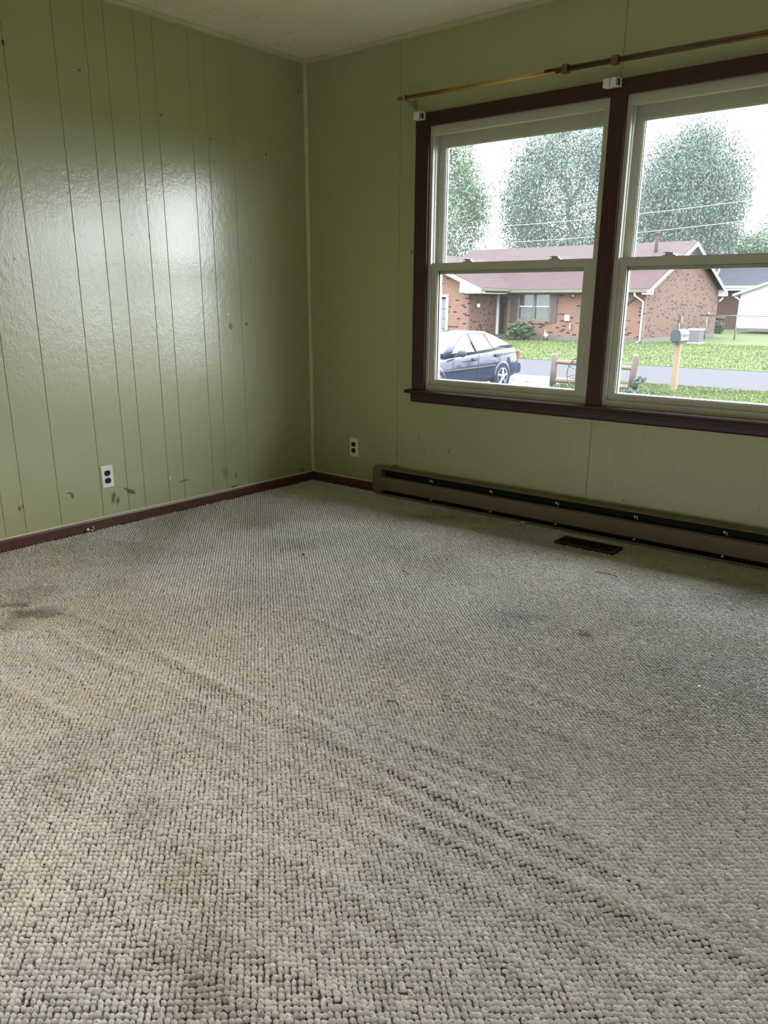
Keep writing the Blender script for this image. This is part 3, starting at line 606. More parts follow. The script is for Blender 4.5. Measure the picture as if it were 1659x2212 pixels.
MB().blob((.357, -2.122, .005), (.004, .004, .003), 1).build('paint_fleck', 'scrap_tan').update_tag()
def scrap(name, loc, r_, mat, label, cat, jit=.0015):
    o = MB().blob(Vector((0, 0, 0)), r_, 1, jit).build(name, mat); o.location = loc; return tag(o, label, cat)
bpy.data.objects.remove(bpy.data.objects['paint_fleck'])
scrap('paint_fleck', (.604, -2.211, .005), (.006, .006, .003), 'scrap_white', 'bright white paint fleck on the carpet behind the dark green stain', 'fleck')
scrap('lint_scrap', (.357, -2.122, .005), (.008, .005, .003), 'scrap_tan', 'pale lint scrap on the carpet near the left baseboard', 'scrap')
scrap('paper_scrap', (1.537, -1.792, .006), (.010, .007, .004), 'scrap_white', 'crumpled white paper scrap on the carpet in the middle of the room', 'scrap')
scrap('paint_fleck', (2.989, -1.384, .005), (.005, .004, .003), 'scrap_white', 'tiny white fleck on the carpet at far right', 'fleck')
scrap('lint_scrap', (1.123, -1.226, .004), (.010, .006, .003), 'scrap_dark', 'dark lint scrap on the carpet toward the corner', 'scrap')
scrap('foil_scrap', (1.625, -.075, .005), (.016, .006, .004), 'scrap_white', 'crinkled shiny foil scrap lying under the heater edge', 'scrap')
scrap('lint_scrap', (2.721, -.318, .005), (.020, .010, .004), 'scrap_tan', 'tan lint scrap on the dark carpet right of the register', 'scrap')
def twig(loc, pts, r_, label, mat='scrap_dark'):
    o = MB().tube(pts, r_, 5).build('twig', mat); o.location = loc; tag(o, label, 'twig')
twig((1.651, -1.123, .005), [(-.03, .012, 0), (-.005, 0, .002), (.02, -.012, 0)], .0018, 'thin dark twig on the bluish carpet in front of the chain')
twig((2.324, -.576, .005), [(-.05, -.004, 0), (0, .004, .002), (.05, .0, 0)], .0016, 'long thin grey twig on the carpet in front of the register')
twig((2.333, -2.069, .0045), [(-.02, -.004, 0), (0, .004, .002), (.018, .0, 0)], .0018, 'short dark twig among the carpet ripples')
t_ = thing('wall_hook', (.714, -.012, .173), 'bent rusty hook standing on the left end of the heater top', 'hook')
MB().tube([(.700, -.024, .1745), (.706, -.022, .188), (.714, -.022, .190), (.720, -.024, .182), (.728, -.026, .176)], .0032, 6).build('hook_wire', 'scrap_dark', t_, True)
MB().blob((.722, -.024, .1765), (.007, .005, .004), 1).build('hook_tip', 'scrap_white', t_, True)

# ================================================================== OUTSIDE: GROUND, STREET
GZ = -1.0
def gz(y): return GZ if y < 24.6 else GZ + min(1.0, (y-24.6)/8.5)*.25
def strip(name, x0, x1, ys, mat, dz=0.0):
    mb = MB()
    for a, b in zip(ys, ys[1:]): mb.prism([(a, gz(a)+dz), (b, gz(b)+dz), (b, gz(b)+dz-.25), (a, gz(a)+dz-.25)], 'x', x0, x1)
    bmesh.ops.remove_doubles(mb.bm, verts=mb.bm.verts, dist=1e-4); return struct(mb.build(name, mat))
strip('near_lawn', -60, 40, [-30, .14, 18.0], 'lawn')
strip('road', -90, 60, [18.0, 24.6], 'road', -.015)
strip('far_lawn', -110, 70, [24.6, 28, 33.1, 60, 120], 'lawn')
hx, hy = .27, -.963                                            # heading of the driveway and the car on it
dvx, dvy = -hx, -hy; lx_, ly_ = .963, .27
cen = lambda s_: (-7.63+dvx*s_, 13.7+dvy*s_)
c0, c1 = cen(-9), cen(5.0)
struct(MB().prism([(c0[0]+lx_*1.6, c0[1]+ly_*1.6), (c1[0]+lx_*2.0+.1, 18.02), (c1[0]-lx_*2.6, 18.02), (c0[0]-lx_*1.7, c0[1]-ly_*1.7)], 'z', GZ-.2, GZ+.015).build('driveway', 'drive'))
# grass: short tufts, nobody could count them
def grass(name, label, area, n, hgt):
    x = rng.uniform(area[0], area[1], n); y = rng.uniform(area[2], area[3], n)
    k = ~((x > -12.2) & (x < -6.2) & (y > 4) & (y < 18.0) & ((x+7.63)*lx_+(y-13.7)*ly_ < 1.75)); x, y = x[k], y[k]; n = len(x)
    z = np.array([gz(v) for v in y]); a = rng.uniform(0, 6.28, n); h_ = hgt*rng.uniform(.5, 1.3, n); w = .35*h_; l = rng.normal(0, .3, (n, 2))*h_[:, None]
    P = np.stack([np.stack([x-w*np.cos(a), y-w*np.sin(a), z], 1), np.stack([x+w*np.cos(a), y+w*np.sin(a), z], 1), np.stack([x+l[:, 0], y+l[:, 1], z+h_], 1)], 1).reshape(-1, 3)
    o = link(name, rawmesh(name, P, np.arange(3*n), 3, 'blade', False)); tag(o, label, 'grass', kind='stuff')
grass('near_grass', 'green grass on the verge this side of the road, around the mailbox', (-7, 5, 13.5, 18.0), 40000, .045)
grass('far_grass', 'bright green lawn grass beyond the road in front of the brick house', (-24, 8, 24.6, 36), 60000, .05)
n_ = 500; x = rng.uniform(-14, 4, n_); y = np.where(rng.random(n_) < .25, rng.uniform(14, 18, n_), rng.uniform(25, 38, n_)); z = np.array([gz(v) for v in y])+.07; s_ = .028
P = np.stack([np.stack([x-s_, y, z], 1), np.stack([x+s_, y, z], 1), np.stack([x, y+.01, z+s_*1.6], 1)], 1).reshape(-1, 3)
tag(link('clover_flowers', rawmesh('clover_flowers', P, np.arange(3*n_), 3, 'clover', False)), 'white clover flowers scattered over the lawns', 'flowers', kind='stuff')

# ================================================================== BRICK HOUSE ACROSS THE ROAD
HZ, EZ, X1, XL, YF, YB = -.75, 1.70, -11.60, -24.65, 34.44, 45.06
YR, RZ = 39.75, 4.10
WX, WXL, WYF = -19.72, -26.5, 31.66
hs = thing('brick_house', (-18, 39, HZ), 'low pink brick ranch house with rose shingle roof and white gutters across the road', 'house')
OV = .5
sl = (RZ-EZ)/(YR-(YF-OV))
def rz(y): return RZ - abs(y-YR)*sl
mb = MB()   # front wall with openings for door recess and window
def wall_y(mb, y0, y1, x0, x1, z0, z1, holes):
    xs = sorted({x0, x1, *[h_[0] for h_ in holes], *[h_[1] for h_ in holes]})
    for a, b in zip(xs, xs[1:]):
        hh = [h_ for h_ in holes if h_[0] <= a+1e-6 and h_[1] >= b-1e-6]
        if not hh: mb.box((a, y0, z0), (b, y1, z1))
        else:
            h_ = hh[0]
            if h_[2] > z0+1e-3: mb.box((a, y0, z0), (b, y1, h_[2]))
            if h_[3] < z1-1e-3: mb.box((a, y0, h_[3]), (b, y1, z1))
HT = rz(YF)-.02
wall_y(mb, YF, YF+.2, WX-.2, X1, HZ+.22, HT, [(-19.65, -19.08, HZ+.22, 1.40), (-18.46, -16.56, .19, 1.54)])
mb.build('front_wall', 'brick_y', hs)
MB().prism([(YF+.2, HZ+.22), (YB, HZ+.22), (YB, rz(YB)-.03), (YR, RZ-.06), (YF+.2, rz(YF+.2)-.03)], 'x', X1-.2, X1).build('gable_wall', 'brick_x', hs)
MB().box((XL, YB-.2, HZ), (X1-.2, YB, rz(YB)-.03)).build('back_wall', 'brick_y', hs)
MB().prism([(WYF+1, HZ), (YB-.2, HZ), (YB-.2, rz(YB)-.05), (YR, RZ-.06), (YF, rz(YF)-.03), (WYF+1, 1.4)], 'x', XL, XL+.2).build('gable_wall', 'brick_x', hs)
MB().box((WX, YF-.02, HZ-.1), (X1+.02, YF+.2, HZ+.22)).box((X1-.2, YF+.2, HZ-.1), (X1+.02, YB, HZ+.22)).build('foundation', 'found', hs)
# wing with the garage
wr = -22.9; ws = .42
def wz(x): return 1.76 + ws*(min(x+18.8, 0)) * -1 if x > wr else 1.76 + ws*(-18.8-wr) - ws*(wr-x)
GD = (-25.6, -20.95, HZ, 1.39)
mb = MB(); wall_y(mb, WYF, WYF+.2, WXL, WX, HZ+.1, 1.62, [(GD[0], GD[1], HZ+.1, GD[3])]); mb.build('wing_front_wall', 'brick_y', hs)
MB().prism([(WXL, 1.62), (WX, 1.62), (WX, wz(WX)-.05), (wr, wz(wr)-.05), (WXL, wz(WXL)-.05)], 'y', WYF, WYF+.2).build('wing_gable', 'brick_y', hs)
MB().box((WX-.2, WYF+.2, HZ+.1), (WX, YF+.0, 1.9)).build('wing_side_wall', 'brick_x', hs)
MB().box((WXL, WYF+.2, HZ+.1), (WXL+.2, YF+.0, 1.9)).build('wing_side_wall', 'brick_x', hs)
MB().box((WXL, WYF-.01, HZ-.1), (WX+.01, YF, HZ+.1)).build('foundation', 'found', hs)
# roofs (slabs with thickness)
def slab(p, th): return [(u, v) for u, v in p] + [(u, v-th) for u, v in reversed(p)]
MB().prism(slab([(YF-OV, EZ+.04), (YR, RZ+.04), (YB+OV, rz(YB+OV)+.04)], .12), 'x', XL-.3, X1+.32).build('main_roof', 'roof', hs)
MB().prism(slab([(-18.78, 1.80), (wr, wz(wr)+.04), (WXL-.5, wz(WXL-.5)+.04)], .12), 'y', WYF-.42, YR-1.2).build('wing_roof', 'roof', hs)
# fascias, rakes, soffits
for x in (X1+.30, XL-.34):
    MB().prism(slab([(YF-OV-.03, EZ-.02), (YR, RZ-.02), (YB+OV+.03, rz(YB+OV)-.02)], .20), 'x', x, x+.04).build('rake_board', 'white', hs)
MB().prism([(YF-OV-.05, EZ-.22), (YF-OV-.05, EZ+.0), (YF+.12, rz(YF+.12)-.12), (YF+.12, EZ-.22)], 'x', X1+.002, X1+.30).build('eave_return', 'white', hs)
MB().prism([(YB+OV+.05, EZ-.22), (YB+OV+.05, EZ+.0), (YB-.12, rz(YB-.12)-.12), (YB-.12, EZ-.22)], 'x', X1+.002, X1+.30).build('eave_return', 'white', hs)
MB().box((-18.9, YF-OV, EZ-.14), (X1+.3, YF, EZ-.10)).build('soffit', 'white', hs)
MB().prism(slab([(-18.74, 1.76), (wr, wz(wr)-.02), (WXL-.5, wz(WXL-.5)-.02)], .20), 'y', WYF-.46, WYF-.42).build('rake_board', 'white', hs)
MB().prism([(-18.74, 1.56), (-18.74, 1.76), (-20.0, 1.76+ws*1.26-.16), (-20.0, 1.56)], 'y', WYF-.42, WYF-.002).build('eave_return', 'white', hs)
MB().box((-19.7, WYF-.40, 1.52), (-18.8, YF-OV, 1.56)).build('soffit', 'white', hs)
g = MB().prism([(YF-OV-.12, EZ-.12), (YF-OV-.13, EZ+.02), (YF-OV, EZ+.02), (YF-OV, EZ-.14), (YF-OV-.09, EZ-.14)], 'x', -18.75, X1+.26).build('gutter', 'cream', hs)
MB().prism([(-18.78, 1.62), (-18.66, 1.64), (-18.65, 1.78), (-18.78, 1.78)], 'y', WYF-.40, YF-OV-.1).build('gutter', 'cream', hs)
d_ = [(X1-.33, YF-OV-.06, EZ-.14), (X1-.33, YF-OV-.06, EZ-.26), (X1-.08, YF-.06, EZ-.55), (X1-.08, YF-.06, HZ+.12), (X1-.14, YF-.26, HZ+.03)]
MB().tube(d_, .045, 8).build('downspout', 'white', hs, True)
MB().tube([(X1+.12, YB+OV+.02, EZ-.14), (X1+.12, YB+.3, EZ-.35), (X1+.05, YB+.06, EZ-.5)], .05, 8).build('downspout', 'white', hs, True)
# door in its recess, window with shutters, lights and fittings
MB().box((-19.72, YF-.9, HZ+.0), (-18.95, YF+.0, HZ+.10)).build('porch_step', 'found', hs)
MB().box((-19.65, YF+.2, HZ+.2), (-19.63, YF+.75, 1.42)).box((-19.10, YF+.2, HZ+.2), (-19.08, YF+.75, 1.42)).box((-19.65, YF+.2, 1.40), (-19.08, YF+.75, 1.42)).build('door_recess', 'shutter', hs)
dd = MB().box((-19.62, YF+.62, HZ+.2), (-19.11, YF+.66, 1.38)).build('door', 'cream', hs)
MB().box((-19.55, YF+.60, .35), (-19.18, YF+.62, 1.1)).box((-19.55, YF+.60, -.45), (-19.18, YF+.62, .15)).bevel(.01).build('door_panel', 'cream', dd)
MB().box((-19.71, YF-.05, HZ+.2), (-19.60, YF+.04, EZ-.16)).build('porch_post', 'white', hs)
MB().box((-19.30, YF-.10, 1.05), (-19.18, YF+.10, 1.25)).build('porch_lantern', 'blackmat', hs)
wn = rframe(-18.46, -16.56, .19, 1.54, YF+.02, YF+.12, (.09, .09, .09, .05), 0).build('window_frame', 'cream', hs)
MB().box((-17.56, YF+.01, .20), (-17.44, YF+.12, 1.54)).build('window_mullion', 'cream', wn)
for a, b in ((-18.37, -17.56), (-17.44, -16.65)):
    MB().box((a, YF+.05, .88), (b, YF+.09, .93)).build('meeting_rail', 'white', wn)
    MB().box((a, YF+.085, .28), (b, YF+.095, .88)).build('lower_pane', 'winglass', wn); MB().box((a, YF+.065, .93), (b, YF+.075, 1.49)).build('upper_pane', 'winglass', wn)
    MB().box((a+.08, YF+.06, .29), (b-.04, YF+.07, .86)).build('curtain', 'curtain', wn)
MB().box((-18.50, YF-.06, .06), (-16.5, YF+.05, .19)).build('brick_sill', 'brick_y', hs)
for a, b in ((-18.86, -18.49), (-16.54, -16.16)):
    s_ = MB().box((a, YF-.045, .12), (b, YF-.005, 1.54)).bevel(.008).build('shutter', 'shutter', hs)
    for i in range(16): MB().box((a+.05, YF-.055, .20+i*.08), (b-.05, YF-.045, .25+i*.08)).build('shutter_slat', 'shutter', s_)
MB().blob((WX+.12, WYF+.75, .93), (.10, .10, .11), 2).build('globe_light', 'white', hs, True)
MB().box((-15.66, YF-.12, .22), (-15.42, YF, .50)).bevel(.02).build('meter_box', 'white', hs)
MB().tube([(-15.35, YF-.04, .10), (-15.35, YF-.10, -.06), (-15.35, YF-.05, -.22)], .04, 6).build('hose_bib', 'white', hs, True)
MB().blob((-15.3, YF-.06, 1.42), (.07, .07, .07), 1).build('eave_light', 'white', hs, True)
MB().box((X1, 39.16, .13), (X1+.12, 39.38, .46)).bevel(.02).build('meter_box', 'cream', hs)
MB().tube([(X1+.05, 39.1, .13), (X1+.05, 39.1, HZ+.2)], .03, 6).build('meter_conduit', 'galv', hs, True)
vp = MB().tube([(-12.90, 38.4, 3.3), (-12.90, 38.4, 4.42)], .09, 10).build('vent_pipe', 'roof', hs, True)
MB().lathe([(.14, 0), (.14, .05), (.05, .12)], (-12.90, 38.4, 4.42), 'z', 10).build('vent_cap', 'roof', vp)
# garage door: white frame and pale raised sections
gd = rframe(GD[0], GD[1], HZ, GD[3]+.08, WYF-.04, WYF+.1, (.14, .14, .0001, .12), 0).build('garage_frame', 'white', hs)
for i in range(4): MB().box((GD[0]+.14, WYF+.06, HZ+.02+i*.5), (GD[1]-.14, WYF+.10, HZ+.50+i*.5)).bevel(.012).build('garage_section', 'curtain', gd)
an = MB().tube([(X1+.33, 43.3, rz(43.3)-.1), (X1+.45, 43.55, rz(43.3)+.75)], .045, 6).build('antenna_mast', 'white', hs, True)
for rr in (.16, .28): MB().tube([(X1+.43+rr*.8*math.cos(t_), 43.5, rz(43.3)+.58+rr*math.sin(t_)) for t_ in [i*math.pi/8 for i in range(17)]], .022, 5, False).build('antenna_ring', 'white', an, True)
# ---- things around the house
b_ = thing('goose_ornament', (-16.42, 33.9, gz(33.9)), 'small white goose ornament on a dark base in front of the brick wall', 'ornament')
MB().blob((-16.42, 33.9, gz(33.9)+.10), (.15, .13, .10), 1).build('base_stone', 'wheel_iron', b_, True)
MB().blob((-16.42, 33.9, gz(33.9)+.26), (.12, .08, .10), 2).build('body', 'white', b_, True)
MB().tube([(-16.45, 33.9, gz(33.9)+.30), (-16.50, 33.9, gz(33.9)+.45), (-16.46, 33.9, gz(33.9)+.52), (-16.41, 33.9, gz(33.9)+.50)], [.045, .035, .04, .012], 6).build('neck', 'white', b_, True)
ac = thing('condenser_unit', (-9.72, 36.3, gz(36)), 'grey louvered air conditioning unit on the lawn by the gable end, behind the mailbox', 'air conditioner')
az = gz(36)
MB().box((-10.02, 36.05, az), (-9.42, 36.75, az+.06)).build('pad', 'white', ac)
MB().box((-9.99, 36.08, az+.06), (-9.45, 36.72, az+.62)).bevel(.03).build('cabinet', 'ac_grey', ac)
MB().box((-10.01, 36.06, az+.62), (-9.43, 36.74, az+.69)).bevel(.01).build('top_cover', 'white', ac)
for i in range(9): MB().box((-9.97+i*.062, 36.07, az+.10), (-9.95+i*.062, 36.08, az+.60)).build('louver', 'galv', ac)

# leaf masses -------------------------------------------------------
def leaves(name, cen_, rad, n, size, mat, parent, droop=0.0, shell=.55, seed=1, zmin=None):
    g_ = np.random.default_rng(seed); v = g_.normal(size=(n, 3)); v /= np.linalg.norm(v, axis=1)[:, None]
    k = np.maximum(g_.random(n)**(1/3), shell*g_.random(n)); cl = g_.normal(size=(max(8, n//220), 3)); cl /= np.linalg.norm(cl, axis=1)[:, None]
    cl = cl*(g_.uniform(.45, 1.0, len(cl))**.6)[:, None]
    idx = g_.integers(0, len(cl), n); c = cl[idx]*np.array(rad) + v*k[:, None]*np.array(rad)*np.array((.24, .24, .20))
    if droop:
        q = g_.random(n)**1.2; c[:, 2] -= q*droop; c[:, :2] *= (1-.10*q)[:, None]
    c += np.array(cen_)
    if zmin is not None: c = c[c[:, 2] > zmin]
    n = len(c); s_ = size*g_.uniform(.6, 1.35, n); d = g_.normal(size=(n, 3)); d[:, 2] -= .5+droop*.25; d /= np.linalg.norm(d, axis=1)[:, None]
    e = np.cross(d, g_.normal(size=(n, 3))); e /= np.linalg.norm(e, axis=1)[:, None]; nn = np.cross(d, e)
    L = s_[:, None]; P = np.stack([c-d*L, c+e*L*.42+nn*L*.10, c+d*L, c-e*L*.42+nn*L*.10], 1).reshape(-1, 3)
    b = np.arange(n)*4; T = np.stack([b, b+1, b+2, b, b+2, b+3], 1).reshape(-1, 3)
    if parent is not None: P = P - np.array(parent.location)
    o = link(name, rawmesh(name, P, T, 3, mat, False), parent); o['kind'] = 'stuff'; return o
def tree(name, loc, cen_, rad, n, size, mat, label, trunk, droop=0, seed=1, zmin=None, group='trees around the brick house'):
    o = thing(name, loc, label, 'tree', group)
    MB().tube(trunk, [.34-.24*i/max(1, len(trunk)-1) for i in range(len(trunk))], 9).build('trunk', 'bark', o, True)
    for i in range(7):
        a = i*2.4; p0 = Vector(trunk[-2]).lerp(Vector(trunk[-1]), (i % 3)/3); p1 = Vector(cen_)+Vector((math.cos(a)*rad[0]*.6, math.sin(a)*rad[1]*.6, rad[2]*random.uniform(-.1, .6)))
        MB().tube([p0, p0.lerp(p1, .5)+Vector((0, 0, .4)), p1], [.13, .08, .03], 6).build('branch', 'bark', o, True)
    leaves('foliage', cen_, rad, n, size, mat, o, droop, seed=seed, zmin=zmin); return o
tree('weeping_birch', (-24.6, 52.6, -.8), (-25.8, 53.0, 9.0), (4.9, 4.3, 5.8), 84000, .092, 'leaf_b', 'big drooping leafy tree behind the roof, seen through the left window', [(-24.0, 52.4, -.8), (-24.3, 52.5, 4.4), (-25.4, 52.8, 7.6), (-26.0, 53, 10.5)], 2.6, 3, 3.0)
tree('weeping_birch', (-22.8, 70.0, -.8), (-23.1, 70.2, 11.2), (5.2, 4.4, 5.4), 92000, .105, 'leaf_b', 'big rounded drooping tree behind the gable, seen through the right window', [(-22.8, 70, -.8), (-22.8, 70, 5), (-22.9, 70.2, 10.5)], 4.2, 5, 1.8)
tree('leafy_tree', (-33.2, 46.4, -.8), (-33.2, 46.4, 7.4), (4.5, 4.0, 6.6), 60000, .10, 'leaf_a', 'loose leafy tree left of the roof at the left edge of the window', [(-33.2, 46.4, -.8), (-33.2, 46.3, 3), (-33.2, 46.4, 7)], .8, 9)
tree('leafy_tree', (-17.4, 84.5, -.9), (-17.6, 84.7, 6.6), (4.0, 3.4, 3.8), 18000, .12, 'leaf_b', 'distant bluish tree at the far right edge of the window', [(-17.4, 84.5, -.9), (-17.4, 84.5, 3), (-17.3, 84.7, 6.5)], .8, 13)
tree('leafy_tree', (-21.0, 77.8, -.9), (-21.0, 77.8, 4.7), (5.8, 2.6, 2.8), 24000, .12, 'leaf_a', 'low pale green tree between the gable and the dark roof', [(-21.0, 77.8, -.9), (-21.0, 77.8, 2), (-21.0, 77.8, 4)], .6, 17)
bs = thing('foundation_shrub', (-17.65, 33.3, gz(33.3)), 'rounded green shrub under the brick house window', 'shrub')
MB().tube([(-17.65, 33.3, gz(33)), (-17.65, 33.3, gz(33)+.5)], .04, 6).build('stem', 'bark', bs, True)
leaves('foliage', (-17.65, 33.3, gz(33.3)+.42), (.92, .62, .44), 5200, .065, 'bush', bs, seed=21)
leaves('inner_foliage', (-17.65, 33.3, gz(33.3)+.38), (.80, .5, .36), 2500, .08, 'bush', bs, seed=22)

# ================================================================== OTHER BUILDINGS, FENCE, CABLES
nh = thing('neighbor_house', (-11, 64, -.85), 'red brick house with dark slate roof behind the white shed', 'house')
MB().box((-17.2, 59.9, -.85), (-2, 67, 2.05)).build('wall', 'brick_far', nh)
MB().prism(slab([(59.3, 2.25), (63.4, 3.95), (67.5, 2.25)], .15), 'x', -17.6, -1.5).build('roof', 'roof_far', nh)
MB().box((-17.6, 59.22, 1.98), (-1.5, 59.30, 2.28)).build('fascia', 'white', nh); MB().box((-17.6, 59.1, 2.16), (-1.5, 59.22, 2.30)).build('gutter', 'white', nh)
MB().box((-13.9, 59.8, 1.0), (-12.6, 59.9, 1.06)).build('house_number_bar', 'white', nh)
sh = thing('white_shed', (-10, 53, -.58), 'white sided shed with a low gable at the right edge of the view', 'shed')
SX0, SX1, SY0, SY1 = -12.42, -5.4, 52.1, 58; sr = (SX0+SX1)/2
MB().prism([(SX0, -.42), (SX1, -.42), (SX1, 1.72), (sr, 1.72+.36*(sr-SX0)), (SX0, 1.72)], 'y', SY0, SY1).build('siding', 'white', sh)
MB().box((SX0-.02, SY0-.02, -.62), (SX1+.02, SY1, -.42)).build('footing', 'found', sh)
MB().prism(slab([(SX0-.42, 1.66), (sr, 1.72+.36*(sr-SX0)+.1), (SX1+.42, 1.66)], .14), 'y', SY0-.35, SY1+.3).build('roof', 'white', sh)
MB().tube([(SX0-.3, SY0-.2, 1.50), (SX0-.05, SY0-.1, 1.36), (SX0+.02, SY0-.08, 1.2), (SX0+.02, SY0-.08, -.45)], .05, 6).build('downspout', 'white', sh, True)
fz = -.78
cf = thing('chain_link_fence', (-10, 41.5, fz), 'grey chain link fence running from the gable end to the shed', 'fence')
FX = [-10.95, -9.4, -7.4, -5.4]
for x in FX: MB().tube([(x, 41.5, fz), (x, 41.5, fz+1.32)], .035, 8).build('post', 'galv', cf, True)
MB().lathe([(.10, 0), (.11, .06), (.03, .12)], (-10.9, 41.5, fz+1.3), 'z', 8).build('post_cap', 'galv', cf)
MB().tube([(-11.3, 41.5, fz+1.26), (-5.2, 41.5, fz+1.26)], .028, 8).build('top_rail', 'galv', cf, True)
mb = MB(); k_ = -11.2
while k_ < -5.2:
    for s_ in (1, -1): mb.tube([(k_, 41.5, fz+.04), (k_+s_*1.2, 41.5, fz+1.24)], .004, 3, False)
    k_ += .16
mb.build('wire_mesh', 'galv', cf)['kind'] = 'stuff'
def cable(name, a, b, label, sag=.35):
    a, b = Vector(a), Vector(b); pts = []
    for i in range(-4, 25):
        f = i/16; q = a.lerp(b, f); q.z -= sag*4*f*(1-f)*.25; pts.append(q)
    o = MB().tube(pts, .014, 5).build(name, 'wire', None, True); tag(o, label, 'cable', 'overhead cables')
cable('overhead_cable', (-19.6, 34.85, 4.91), (-5.9, 28.94, 4.68), 'upper overhead cable crossing in front of the trees above the house roof')
cable('overhead_cable', (-19.56, 34.87, 4.10), (-6.18, 28.86, 3.97), 'lower overhead cable crossing in front of the trees above the house roof')

hd = thing('hedge', (-13.6, 50.5, gz(50)), 'green hedge behind the chain link fence between the gable and the shed', 'hedge')
MB().tube([(-13.6, 50.5, gz(50)), (-13.6, 50.5, gz(50)+.7)], .06, 6).build('stem', 'bark', hd, True)
leaves('foliage', (-13.6, 50.5, gz(50)+.55), (1.3, .7, .55), 7000, .07, 'bush', hd, seed=41)

# ================================================================== MAILBOX
mp = thing('mailbox', (-3.60, 16.80, GZ), 'dark green metal mailbox with white lettering on a new pine post by the road', 'mailbox')
MB().box((-3.665, 16.735, GZ), (-3.535, 16.865, GZ+1.12)).bevel(.008).build('post', 'post_wood', mp)
ma = math.radians(-2)
def mrot(v): c_, s_ = math.cos(ma), math.sin(ma); return (-3.60+v[0]*c_-v[1]*s_, 16.83+v[0]*s_+v[1]*c_, v[2])
def mpart(name, mat, shape, y0, y1, smooth=False):
    mb = MB(); A = [mb.bm.verts.new(mrot((u, y0, v))) for u, v in shape]; B = [mb.bm.verts.new(mrot((u, y1, v))) for u, v in shape]; n = len(shape)
    mb.bm.faces.new(A); mb.bm.faces.new(B)
    for i in range(n): mb.bm.faces.new([A[i], B[i], B[(i+1) % n], A[(i+1) % n]])
    return mb.build(name, mat, mp, smooth)
mz = GZ+1.21; arch = lambda w, hh: [(-w, mz), (w, mz)] + [(w*math.cos(t_), mz+hh+w*math.sin(t_)) for t_ in [i*math.pi/12 for i in range(13)]]
mpart('support_board', 'fence_wood', [(-.09, mz-.05), (.09, mz-.05), (.09, mz), (-.09, mz)], -.22, .26)
mpart('support_block', 'post_wood', [(-.06, mz-.12), (.06, mz-.12), (.06, mz-.05), (-.06, mz-.05)], -.10, .14)
bx = mpart('box', 'mailbox', arch(.122, .165), -.26, .30); dr_ = mpart('end_plate', 'mailbox', arch(.128, .168), -.275, -.26); dr_['label'] = 'rounded end plate of the mailbox'
fl = bpy.data.curves.new('lettering', 'FONT'); fl.body = 'Sherieh'; fl.size = .155; fl.extrude = .002; fl.align_x = 'CENTER'
fo = bpy.data.objects.new('lettering_curve', fl); COL.objects.link(fo); bpy.context.view_layer.update()
lm = bpy.data.meshes.new_from_object(fo.evaluated_get(bpy.context.evaluated_depsgraph_get())); bpy.data.objects.remove(fo); bpy.data.curves.remove(fl)
lm.name = 'lettering'; lm.materials.clear(); lm.materials.append(M['white']); fo = link('lettering', lm, mp); fo['label'] = 'white name lettering on the side of the mailbox'
p_ = mrot((.1235, .02, mz+.025)); fo.location = Vector(p_)-mp.location; fo.rotation_euler = (math.pi/2, 0, ma+math.pi/2)
mpart('flag', 'lamp_red', [(-.130, mz+.10), (-.124, mz+.10), (-.124, mz+.14), (-.130, mz+.14)], -.16, .10)

# ================================================================== SPLIT RAIL FENCE WITH WAGON WHEEL
rf = thing('split_rail_fence', (-5.25, 15.5, GZ), 'weathered two rail fence section with round top posts beside the driveway', 'fence')
for x, y, hh, tl in ((-6.29, 15.45, .86, 0.0), (-4.21, 15.54, .92, .10)):
    mb = MB().tube([(x, y, GZ), (x+tl*.3, y, GZ+hh*.5), (x+tl*.7, y, GZ+hh-.06), (x+tl*.78, y, GZ+hh)], [.085, .082, .078, .050], 10); mb.build('post', 'fence_wood', rf, True)
for z in (.60, .13):
    MB().tube([(-6.32, 15.45, GZ+z+.05), (-5.6, 15.48, GZ+z+.04), (-4.9, 15.5, GZ+z+.01), (-4.1, 15.54, GZ+z-.02)], [.055, .065, .060, .050], 7).build('rail', 'rail_wood', rf)
ww = thing('wagon_wheel', (-5.44, 15.36, GZ), 'dark iron rimmed wagon wheel leaning on the split rail fence', 'wagon wheel')
wc = Vector((-5.44, 15.36, GZ+.42)); wr_ = .42
MB().tube([wc+Vector((wr_*math.cos(t_), .06*math.sin(t_), wr_*math.sin(t_))) for t_ in [i*2*math.pi/40 for i in range(41)]], .016, 6, False).build('rim', 'wheel_iron', ww, True)
MB().lathe([(.05, -.07), (.065, 0), (.05, .07)], wc, 'y', 12).build('hub', 'wheel_iron', ww)
for i in range(10):
    t_ = i*2*math.pi/10+.3; MB().tube([wc, wc+Vector((wr_*math.cos(t_), .06*math.sin(t_), wr_*math.sin(t_)))], .009, 5).build('spoke', 'wheel_iron', ww)
pl = thing('hosta_plant', (-3.95, 15.35, GZ), 'dark leafy plant at the foot of the right fence post', 'plant')
MB().tube([(-3.95, 15.35, GZ), (-3.95, 15.35, GZ+.12)], .02, 6).build('crown', 'bark', pl, True)
leaves('foliage', (-3.95, 15.35, GZ+.12), (.34, .28, .22), 900, .07, 'leaf_b', pl, seed=31, zmin=GZ)

